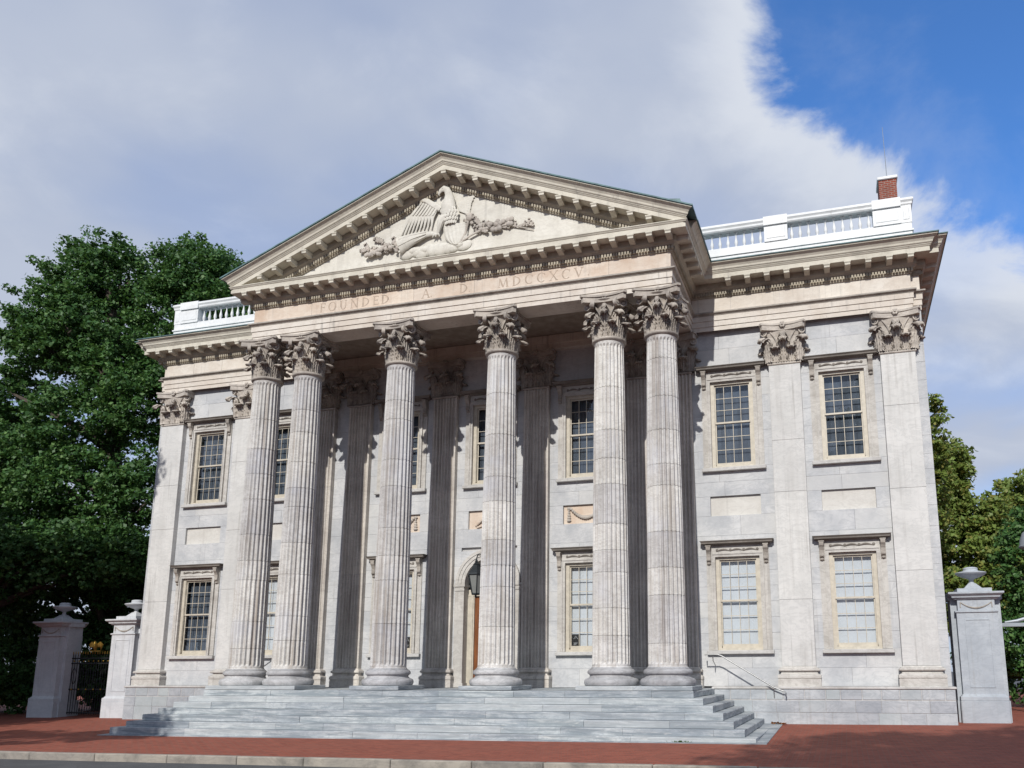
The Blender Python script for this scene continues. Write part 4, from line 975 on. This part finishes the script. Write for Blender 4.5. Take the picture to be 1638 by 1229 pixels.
# ------------------------------------------------------------------ gate piers
def pier(cx, yf, label, mk='pier'):
    z0 = gz(cx, yf); P_ = empty('gate_pier', (cx, yf+.6, z0)); tag(P_, label, 'gate pier', 'gate piers')
    f = -.6; MB().rbox(-.64, .64, f, f+1.2, -.3, .62, .02).build('base_block', mk, P_)
    MB().box(-.70, .70, f+.22, f+1.0, -.3, .61).build('base_wing', mk, P_)
    b = MB(); b.box(-.545, .545, f+.09, f+1.1, .74, 3.17); b.box(-.68, .68, f+.3, f+.95, .612, 3.50); SH = b.build('shaft', mk, P_)
    b = MB(); b.sweep([(-.545, f+.5), (-.545, f+.09), (.545, f+.09), (.545, f+.5)], [(-.1, .62), (.085, .62), (.085, .72), (.06, .745), (.045, .75), (.02, .79), (0, .80)]); b.build('shaft_base', mk, P_)
    pn = MB(); x, za, zb = .34, .98, 2.93
    for q in ((-x, -x+.03, za, zb), (x-.03, x, za, zb)): pn.box(q[0], q[1], f+.075, f+.10, q[2], q[3])
    pn.box(-x+.03, x-.03, f+.075, f+.10, za, za+.03); pn.box(-x+.03, x-.03, f+.075, f+.10, zb-.03, zb); pn.build('panel_moulding', mk, SH)
    b = MB(); b.sweep([(-.545, f+.5), (-.545, f+.09), (.545, f+.09), (.545, f+.5)], [(-.1, 3.10), (.0, 3.10), (.04, 3.13), (.04, 3.17), (0, 3.18)]); b.box(-.50, .50, f+.1, f+1.1, 3.17, 3.50); b.build('neck', mk, P_)
    sw = MB(); sw.tube([(-.42+.84*i/14, f+.09, 3.42-.17*(1-(-1+2*i/14)**2)) for i in range(15)], [.012+.02*(1-abs(-1+2*i/14)) for i in range(15)], 6); sw.tube([(-.42, f+.09, 3.42), (-.43, f+.09, 3.27)], .015, 5); sw.tube([(.42, f+.09, 3.42), (.43, f+.09, 3.27)], .015, 5); sw.build('garland', 'taenia', P_, True)
    b = MB(); b.sweep([(-.55, f+1.12), (-.55, f+.09), (.55, f+.09), (.55, f+1.12), (-.55, f+1.12)][:4], [(-.5, 3.50), (.03, 3.50), (.06, 3.53), (.10, 3.55), (.11, 3.59), (.18, 3.64), (.20, 3.66), (.20, 3.71), (-.5, 3.73)]); b.box(-.74, .74, f+.3, f+.95, 3.50, 3.70); b.build('cap', mk, P_)
    b = MB(); b.box(-.47, .47, f+.13, f+1.07, 3.71, 3.83); b.add([(-.26, f+.34, 3.83), (.26, f+.34, 3.83), (.26, f+.86, 3.83), (-.26, f+.86, 3.83), (-.10, f+.5, 4.0), (.10, f+.5, 4.0), (.10, f+.7, 4.0), (-.10, f+.7, 4.0)], [(0, 1, 5, 4), (1, 2, 6, 5), (2, 3, 7, 6), (3, 0, 4, 7), (4, 5, 6, 7)])
    b.lathe([(.12, 3.98), (.07, 4.04), (.06, 4.10), (.10, 4.14), (.22, 4.18), (.36, 4.24), (.425, 4.29), (.435, 4.31), (.43, 4.33), (.36, 4.345), (.22, 4.37), (.20, 4.41), (.21, 4.44), (.19, 4.47), (.12, 4.49), (.03, 4.495)], 28, c=(0, f+.6, 0)); b.build('urn', mk, P_, True)
    return P_
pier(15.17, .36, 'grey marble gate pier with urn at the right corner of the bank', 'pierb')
pier(-15.25, .10, 'pale sunlit marble gate pier beside the left corner of the bank')
pier(-18.85, .10, 'shaded grey marble gate pier at far left under the trees')
# ---- iron gate
GT = empty('iron_gate', (-17.05, .7, gz(-17, .7))); tag(GT, 'black iron gate with gilded finials and eagle between the left piers', 'gate')
b = MB()
for z in (.12, 1.02, 2.02, 2.22): b.box(-1.12, 1.12, -.02, .02, z, z+.045)
b.build('gate_rail', 'iron', GT)
barm = MB(); barm.lathe([(.013, 0), (.013, 2.36)], 6); barm = barm.mesh('gate_bar', 'iron'); fin = MB(); fin.lathe([(.012, 0), (.022, .02), (.010, .04), (.022, .06), (.001, .12)], 6); fin = fin.mesh('gate_finial', 'gold'); stud = MB().blob((0, -.03, 0), (.035, .02, .035), 8, 5).mesh('gate_stud', 'gold')
for i in range(19):
    x = -1.08+.12*i; ob('gate_bar', barm, GT, loc=(x, 0, .08)); ob('gate_finial', fin, GT, loc=(x, 0, 2.40))
    if i % 3 == 1: ob('gate_stud', stud, GT, loc=(x, -.01, 1.04))
    if i % 2: ob('gate_stud', stud, GT, loc=(x, -.01, 2.13), scale=(.8, 1, .8))
for i in range(6): MB().tube([(-1.08+.36*i+.11*math.cos(a)+.14, -.005, 1.55+.30*math.sin(a)) for a in [R_(30*k) for k in range(13)]], .012, 5).build('gate_scroll', 'iron', GT)
eg = MB(); eg.tube([(0, 0, 2.55), (0, -.03, 2.70), (.0, -.04, 2.85), (-.05, -.05, 2.95), (-.11, -.05, 2.93)], [.05, .10, .08, .055, .012], 8)
for s in (1, -1):
    for i in range(5): eg.tube([(s*.06, 0, 2.80-.02*i), (s*(.24+.02*i), -.01, 2.93-.05*i), (s*(.42-.03*i), 0, 2.80-.07*i)], [.035, .04, .01], 5)
eg.box(-.32, .32, -.03, .03, 2.50, 2.545); eg.build('gilded_eagle', 'gold', GT, True, loc=(0, 0, .4), scale=(.85, .85, .84))
# ---- right side: lamp and bar
LP = empty('street_lamp', (17.35, 3.0, gz(17, 3))); tag(LP, 'grey bell-shaped lamp on a post at the right edge of the photo', 'lamp')
b = MB(); b.lathe([(.14, 0), (.14, .5), (.07, .62), (.055, 4.2), (.05, 4.75)], 12); b.build('lamp_post', 'greymetal', LP, True)
b = MB(); b.lathe([(.05, 4.75), (.12, 4.8), (.26, 5.15), (.40, 5.2), (.42, 5.24), (.39, 5.28), (.37, 5.45), (.28, 5.68), (.12, 5.80), (.04, 5.86), (.03, 5.98), (.005, 6.02)], 18); b.build('lamp_hood', 'greymetal', LP, True)
b = MB(); b.lathe([(.10, 4.79), (.25, 5.12), (.33, 5.19)], 16, cap=False); b.build('lamp_globe', 'lampglass', LP, True)
BR = empty('gate_overthrow', (17.2, 2.6, gz(17, 2.6))); tag(BR, 'grey metal gate bar with a rising scroll beyond the right pier', 'gate bar')
MB().rbox(-1.35, 1.9, -.05, .05, 2.72, 2.84, .01).build('bar', 'greymetal', BR)
MB().tube([(-.95, 0, 2.86), (-.6, 0, 2.90), (-.3, 0, 2.98), (0, 0, 3.16), (.3, 0, 3.3), (.7, 0, 3.36), (1.2, 0, 3.3)], [.03, .05, .06, .06, .06, .05, .04], 8).build('scroll', 'greymetal', BR, True)
for x in (-1.25, 1.8): MB().box(x-.06, x+.06, -.055, .055, -.3, 2.72).build('post', 'greymetal', BR)

# ------------------------------------------------------------------ trees
def leaf_crown(blobs, nleaf, size, seed, shell=.62, clump=.55):
    g = np.random.default_rng(seed); blobs = np.array(blobs, float); vol = blobs[:, 3]*blobs[:, 4]*blobs[:, 5]; vol = vol**.72
    per = 46; nc = max(1, nleaf//per)
    bi = g.choice(len(blobs), nc, p=vol/vol.sum()); d = g.normal(size=(nc, 3)); d /= np.linalg.norm(d, axis=1)[:, None]
    r = shell+(1-shell)*g.random(nc)**.7; r *= 1+.17*np.clip(g.normal(size=nc), -1.5, 2.2); c = blobs[bi, :3]+d*blobs[bi, 3:6]*r[:, None]
    cr = clump*(.6+.8*g.random(nc))
    ci = np.repeat(np.arange(nc), per); n = len(ci)
    e = g.normal(size=(n, 3)); e /= np.linalg.norm(e, axis=1)[:, None]; e *= (g.random(n)**.4)[:, None]; e[:, 2] *= .62
    p = c[ci]+e*cr[ci][:, None]
    s = size*(.55+.8*g.random(n))
    nr = g.normal(size=(n, 3))*.75+e*.6+np.array([0, -.25, .75]); nr /= np.linalg.norm(nr, axis=1)[:, None]
    t1 = np.cross(nr, g.normal(size=(n, 3))); t1 /= np.linalg.norm(t1, axis=1)[:, None]; t2 = np.cross(nr, t1)
    a = p-t1*s[:, None]*.5; b_ = p+t2*s[:, None]*.38-nr*s[:, None]*.10; c_ = p+t1*s[:, None]*.6; d_2 = p-t2*s[:, None]*.38-nr*s[:, None]*.10
    V = np.stack([a, b_, c_, d_2], 1).reshape(-1, 3); return V
def crown_obj(V, mat, parent, name='crown'):
    n = len(V)//4; me = bpy.data.meshes.new(name); me.vertices.add(len(V)); me.vertices.foreach_set('co', V.astype(np.float32).ravel())
    me.loops.add(4*n); me.loops.foreach_set('vertex_index', np.arange(4*n, dtype=np.int32)); me.polygons.add(n); me.polygons.foreach_set('loop_start', np.arange(0, 4*n, 4, dtype=np.int32))
    try: me.polygons.foreach_set('loop_total', np.full(n, 4, dtype=np.int32))
    except Exception: pass
    me.materials.append(MAT[mat]); me.update(calc_edges=True); me.validate(); return ob(name, me, parent)
def tree(label, base, blobs, nleaf, size, mat, seed, trunk_r=.4, group=None, name='tree', shell=.62, clump=.55, fork=None):
    rr = random.Random(seed); z0 = gz(base[0], base[1]) if base[1] > -9 else 0; T = empty(name, (base[0], base[1], z0)); tag(T, label, 'tree' if name != 'hedge' else 'hedge', group)
    L = [(b[0]-base[0], b[1]-base[1], b[2]-z0, *b[3:]) for b in blobs]
    top = max(b[2]+b[5]*.4 for b in L); cxm = sum(b[0] for b in L)/len(L); cym = sum(b[1] for b in L)/len(L); fk = fork or top*.28
    b_ = MB(); n = 9; pts = [(cxm*.8*(i/n)**1.6+rr.uniform(-.1, .1)*(i > 0), cym*.8*(i/n)**1.6+rr.uniform(-.1, .1)*(i > 0), -.3+top*i/n) for i in range(n+1)]
    b_.tube(pts, [trunk_r*(1.35 if i == 0 else 1-.085*i) for i in range(n+1)], 10)
    for bl in L:
        for q in range(2):
            k = min(n-1, max(1, int(n*min(.9, max(.2, (bl[2]-bl[5]*.9)/top))))); p0 = Vector(pts[k]); p1 = Vector((bl[0]+rr.uniform(-.6, .6)*bl[3], bl[1]+rr.uniform(-.6, .6)*bl[4], bl[2]+rr.uniform(-.3, .5)*bl[5])); mid = p0.lerp(p1, .5)+Vector((rr.uniform(-.3, .3), rr.uniform(-.3, .3), .25))
            b_.tube([p0, p0.lerp(mid, .5)+Vector((0, 0, .1)), mid, mid.lerp(p1, .6), p1], [trunk_r*.42, trunk_r*.34, trunk_r*.26, trunk_r*.16, .02], 7)
    b_.build('trunk', 'bark', T, True); crown_obj(leaf_crown(L, nleaf, size, seed, shell, clump), mat, T); return T
# left of the bank
tree('tall dark green maple rising left of the bank roof', (-20.5, 5.0),
     [(-24.9, 5, 21.0, 1.9, 2.0, 2.1), (-23.0, 5, 21.3, 1.5, 2.0, 1.9), (-26.2, 4.6, 18.3, 2.3, 2.2, 2.0), (-24.0, 4.6, 18.2, 2.4, 2.6, 2.4), (-21.4, 4.6, 16.4, 2.0, 2.2, 2.0), (-28.2, 4.6, 15.4, 1.6, 2.0, 1.4), (-23.0, 4.0, 13.2, 2.4, 2.4, 1.9), (-19.8, 4.4, 14.0, 1.7, 2.0, 1.8), (-27.2, 3.8, 11.6, 2.2, 2.2, 1.7), (-22.4, 3.8, 10.0, 2.4, 2.4, 2.0), (-18.9, 3.8, 9.6, 1.6, 1.8, 1.8), (-25.2, 3.6, 8.6, 2.4, 2.4, 2.0), (-19.8, 3.4, 6.4, 2.0, 2.0, 1.8), (-23.2, 3.2, 5.8, 2.4, 2.2, 2.0), (-27.2, 3.4, 6.0, 2.6, 2.4, 2.0)], 165000, .17, 'leafa', 11, .55, 'trees left of the bank', clump=.40)
tree('dark green maple with rounded top closest to the left balustrade', (-17.6, 6.5), [(-19.4, 6.5, 21.4, 2.0, 2.0, 1.9), (-17.6, 6.5, 20.6, 1.7, 2.0, 1.7), (-20.4, 6.5, 19.4, 2.0, 2.2, 2.2), (-17.6, 6.5, 18.4, 1.9, 2.0, 1.8), (-19.4, 6.5, 16.4, 2.2, 2.2, 2.0), (-17.4, 6.5, 14.6, 1.7, 1.8, 1.8), (-17.2, 6.2, 11.4, 1.4, 1.6, 1.6)], 76000, .165, 'leafa', 12, .36, 'trees left of the bank', clump=.45)
tree('dark leafy tree cut off by the left edge of the photo', (-31.0, 6.0), [(-31.6, 6, 13.8, 1.8, 2.0, 1.7), (-33.0, 6, 12.6, 2.4, 2.4, 2.0), (-29.8, 5.5, 12.6, 2.4, 2.4, 2.2), (-31.0, 5, 8.8, 3.0, 2.8, 2.6), (-33.5, 5, 6.6, 3.0, 3, 3.0), (-29.8, 4.6, 4.8, 2.6, 2.4, 2.4)], 70000, .175, 'leafa', 13, .5, 'trees left of the bank', clump=.45)
tree('low dark shrubbery behind the left iron gate', (-21.0, 6.5), [(-17.0, 4.2, 1.8, 1.6, 1.2, 2.0), (-19.2, 4.4, 2.0, 1.8, 1.2, 2.0), (-21.4, 4.2, 2.2, 1.8, 1.3, 2.2), (-23.8, 4.0, 2.3, 2.0, 1.4, 2.1), (-26.4, 3.6, 2.2, 2.2, 1.6, 2.0), (-29, 3.2, 2.0, 2.4, 1.6, 1.9), (-32, 3.0, 2.0, 2.4, 1.6, 1.9), (-18.0, 5.0, 4.4, 2.2, 1.3, 1.8), (-22.2, 2.4, 1.0, 1.5, .9, 1.0), (-25, 2.0, 1.0, 1.6, .9, 1.0), (-28, 1.6, 1.0, 1.6, .9, 1.0), (-21.6, 5, 5.2, 2.2, 1.3, 1.8)], 70000, .19, 'leafa', 14, .2, name='hedge', clump=.4)
# right of the bank
tree('thin green tree showing just past the right corner of the bank', (15.6, 17.0), [(15.55, 14, 13.0, .85, 1.0, 1.9), (15.7, 14, 10.9, 1.0, 1.1, 1.5), (15.4, 15, 9.0, 1.3, 1.3, 1.4)], 9000, .17, 'leafb', 21, .2, 'trees right of the bank', clump=.35)
tree('yellow-green tree with browning leaves behind the right pier urn', (17.6, 20.5), [(17.3, 20, 12.2, .95, 1.2, 1.1), (16.9, 20, 10.4, 1.3, 1.4, 1.3), (18.6, 20, 8.9, 1.5, 1.5, 1.2), (17.6, 19.6, 7.2, 1.8, 1.6, 1.6), (17.0, 19, 4.9, 1.6, 1.6, 1.7), (19.2, 19, 6.0, 1.7, 1.6, 1.7)], 40000, .21, 'leafb', 22, .25, 'trees right of the bank', clump=.4)
tree('broad olive green tree at the right edge of the photo', (21.8, 24.0), [(20.9, 24, 10.7, 1.5, 1.8, 1.4), (22.6, 24, 10.8, 2.0, 2.0, 1.7), (20.3, 24, 8.7, 1.8, 1.8, 1.5), (22.4, 23.6, 7.6, 2.2, 2.2, 2.0), (20.6, 23, 5.4, 2.2, 2.0, 2.0), (24.6, 24, 9.0, 2.4, 2.2, 2.2), (24, 23, 5, 2.4, 2, 2)], 44000, .22, 'leafb', 23, .3, 'trees right of the bank', clump=.42)
tree('dark shaded evergreen behind the street lamp right of the pier', (19.2, 9.0), [(18.2, 9.2, 5.4, .95, 1.0, 1.9), (18.0, 9.5, 2.6, 1.1, 1.0, 1.9), (19.4, 9, 6.6, 1.2, 1.2, 1.8), (19.6, 9, 2.8, 1.6, 1.3, 2.4), (16.7, 10.5, 1.5, 1.0, .8, 1.4), (21.2, 9, 5.0, 1.6, 1.4, 2.6)], 40000, .16, 'leafa', 24, .25, 'trees right of the bank', clump=.35)
# out-of-frame street trees whose shadows fall on pavement and steps; some added for shade
tree('street tree across the road shading the left gate', (-19.5, -13.5), [(-20.5, -13, 8.6, 2.9, 2.6, 2.6), (-18.4, -13, 9.6, 1.9, 2.2, 2.0), (-22.5, -13, 10.6, 2.6, 2.6, 2.4), (-19.6, -13, 12.4, 2.4, 2.4, 2.0), (-17.6, -13.2, 6.6, 1.3, 1.6, 1.2), (-13.75, -13, 18.1, .45, .6, .75), (-14.5, -13, 16.9, .6, .8, .7), (-16.8, -13, 15.6, 1.6, 1.4, 1.4), (-23.5, -13, 7.4, 2.6, 2.4, 2.0)], 30000, .30, 'leafc', 31, .4, 'street trees outside the frame', name='street_tree')
tree('low dark tree added over the far left gate pier to block sky light', (-23.0, .8), [(-20.4, 1.6, 6.6, 1.9, 1.4, 1.3), (-22.6, .6, 6.2, 2.2, 1.8, 1.7), (-18.0, 2.6, 6.4, 1.7, 1.2, 1.1), (-24.0, -1.6, 4.6, 2.2, 2.2, 2.4), (-23.4, -3.0, 7.6, 2.2, 2.2, 2.0), (-25, -2, 9.5, 2.4, 2.2, 2.0), (-23.2, .2, 2.4, 1.5, 1.3, 2.0)], 60000, .17, 'leafa', 35, .3, 'trees left of the bank', clump=.42)  # crown added over the pier, partly out of view, to cut sky light
tree('unseen tree added on the near pavement to shade the left gate and piers', (-22.5, -6.5), [(-20.6, -5.6, 7.0, 2.2, 2.0, 1.6), (-23.4, -5.4, 7.4, 2.6, 2.2, 2.0), (-21.4, -6.6, 9.6, 2.2, 2.0, 1.7), (-24.6, -6.0, 10.0, 2.6, 2.4, 2.0), (-19.4, -5.0, 5.6, 1.2, 1.4, .9), (-26.5, -5.5, 7.0, 2.4, 2.2, 2.0), (-19.7, -5.5, 4.6, 1.5, 1.4, 1.3), (-19.2, -5.6, 7.4, 1.4, 1.3, 1.3), (-17.5, -5.6, 5.6, 1.2, 1.1, 1.3), (-17.4, -5.6, 3.9, 1.1, 1.1, .9), (-20.6, -5.6, 3.6, 1.3, 1.2, 1.2)], 62000, .22, 'leafc', 34, .35, 'street trees outside the frame', name='street_tree')  # added out of view; dense crown blocks sun and sky at the gate
tree('street tree across the road shading the left end of the steps', (-12.5, -22.0), [(-12.6, -22, 9.3, 2.0, 1.8, 1.3), (-9.6, -21.6, 9.7, 1.5, 1.4, .9), (-14.6, -22, 8.2, 1.8, 1.6, 1.2), (-11.4, -22.4, 7.2, 1.5, 1.5, .9), (-8.0, -21.8, 10.6, 1.0, 1.0, .6)], 5200, .30, 'leafc', 32, .3, 'street trees outside the frame', name='street_tree', clump=.7)
tree('tall thin-leaved tree added behind the viewer to shade the right pavement', (21.0, -36.0), [(12.6, -36, 17.6, 2.6, 2.2, 1.7), (16.4, -36, 18.6, 2.8, 2.4, 2.0), (20.4, -36, 19.2, 3.0, 2.4, 2.2), (24.6, -36, 18.6, 3.0, 2.4, 2.2), (28, -36, 19, 3, 2.4, 2.2), (14.6, -36, 20.8, 2.4, 2.2, 1.4), (18.6, -36, 21.6, 2.8, 2.2, 1.5), (23, -36, 21.6, 3, 2.2, 1.5), (11.6, -36, 20.0, 1.4, 1.6, 1.2)], 20000, .34, 'leafc', 33, .45, 'street trees outside the frame', name='street_tree', shell=.2, clump=.9)  # unseen sparse crown, added to throw soft partial shade on the paving

# ------------------------------------------------------------------ small debris
r6 = random.Random(6)
LT = empty('leaf_litter', (9.45, -.62, gz(9.45, -.6))); tag(LT, 'little drift of dry orange leaves in the corner right of the steps', 'leaves')
MAT['dry'] = plain('dry_leaf', (.34, .13, .035), .8, var=.4, vscale=8)
for i in range(16):
    b = MB(); q = .055+.03*r6.random(); b.add([(-q, 0, 0), (0, q*.6, .012), (q, 0, .02), (0, -q*.6, .006)], [(0, 1, 2, 3)])
    b.build('leaf', 'dry', LT, loc=(r6.uniform(-.22, .22), r6.uniform(-.2, .14), .025+.03*r6.random()), rot=(r6.uniform(-.6, .6), r6.uniform(-.6, .6), r6.uniform(0, 6)))
MAT['weed'] = plain('weed_green', (.05, .10, .025), .6, var=.4)
WD = empty('weed_tuft', (7.55, -5.86, gz(7.55, -5.86)+.01)); tag(WD, 'small green weed growing at the foot of the lowest step', 'weed')
for i in range(60):
    b = MB(); h = r6.uniform(.015, .045); dx, dy = r6.uniform(-.05, .05), r6.uniform(-.05, .02); b.add([(-.008, 0, 0), (.008, 0, 0), (dx+.012, dy, h), (dx-.004, dy, h*1.2)], [(0, 1, 2, 3)])
    b.build('blade', 'weed', WD, loc=(r6.gauss(0, .09), r6.uniform(-.03, .02), 0), rz=r6.uniform(-1, 1))
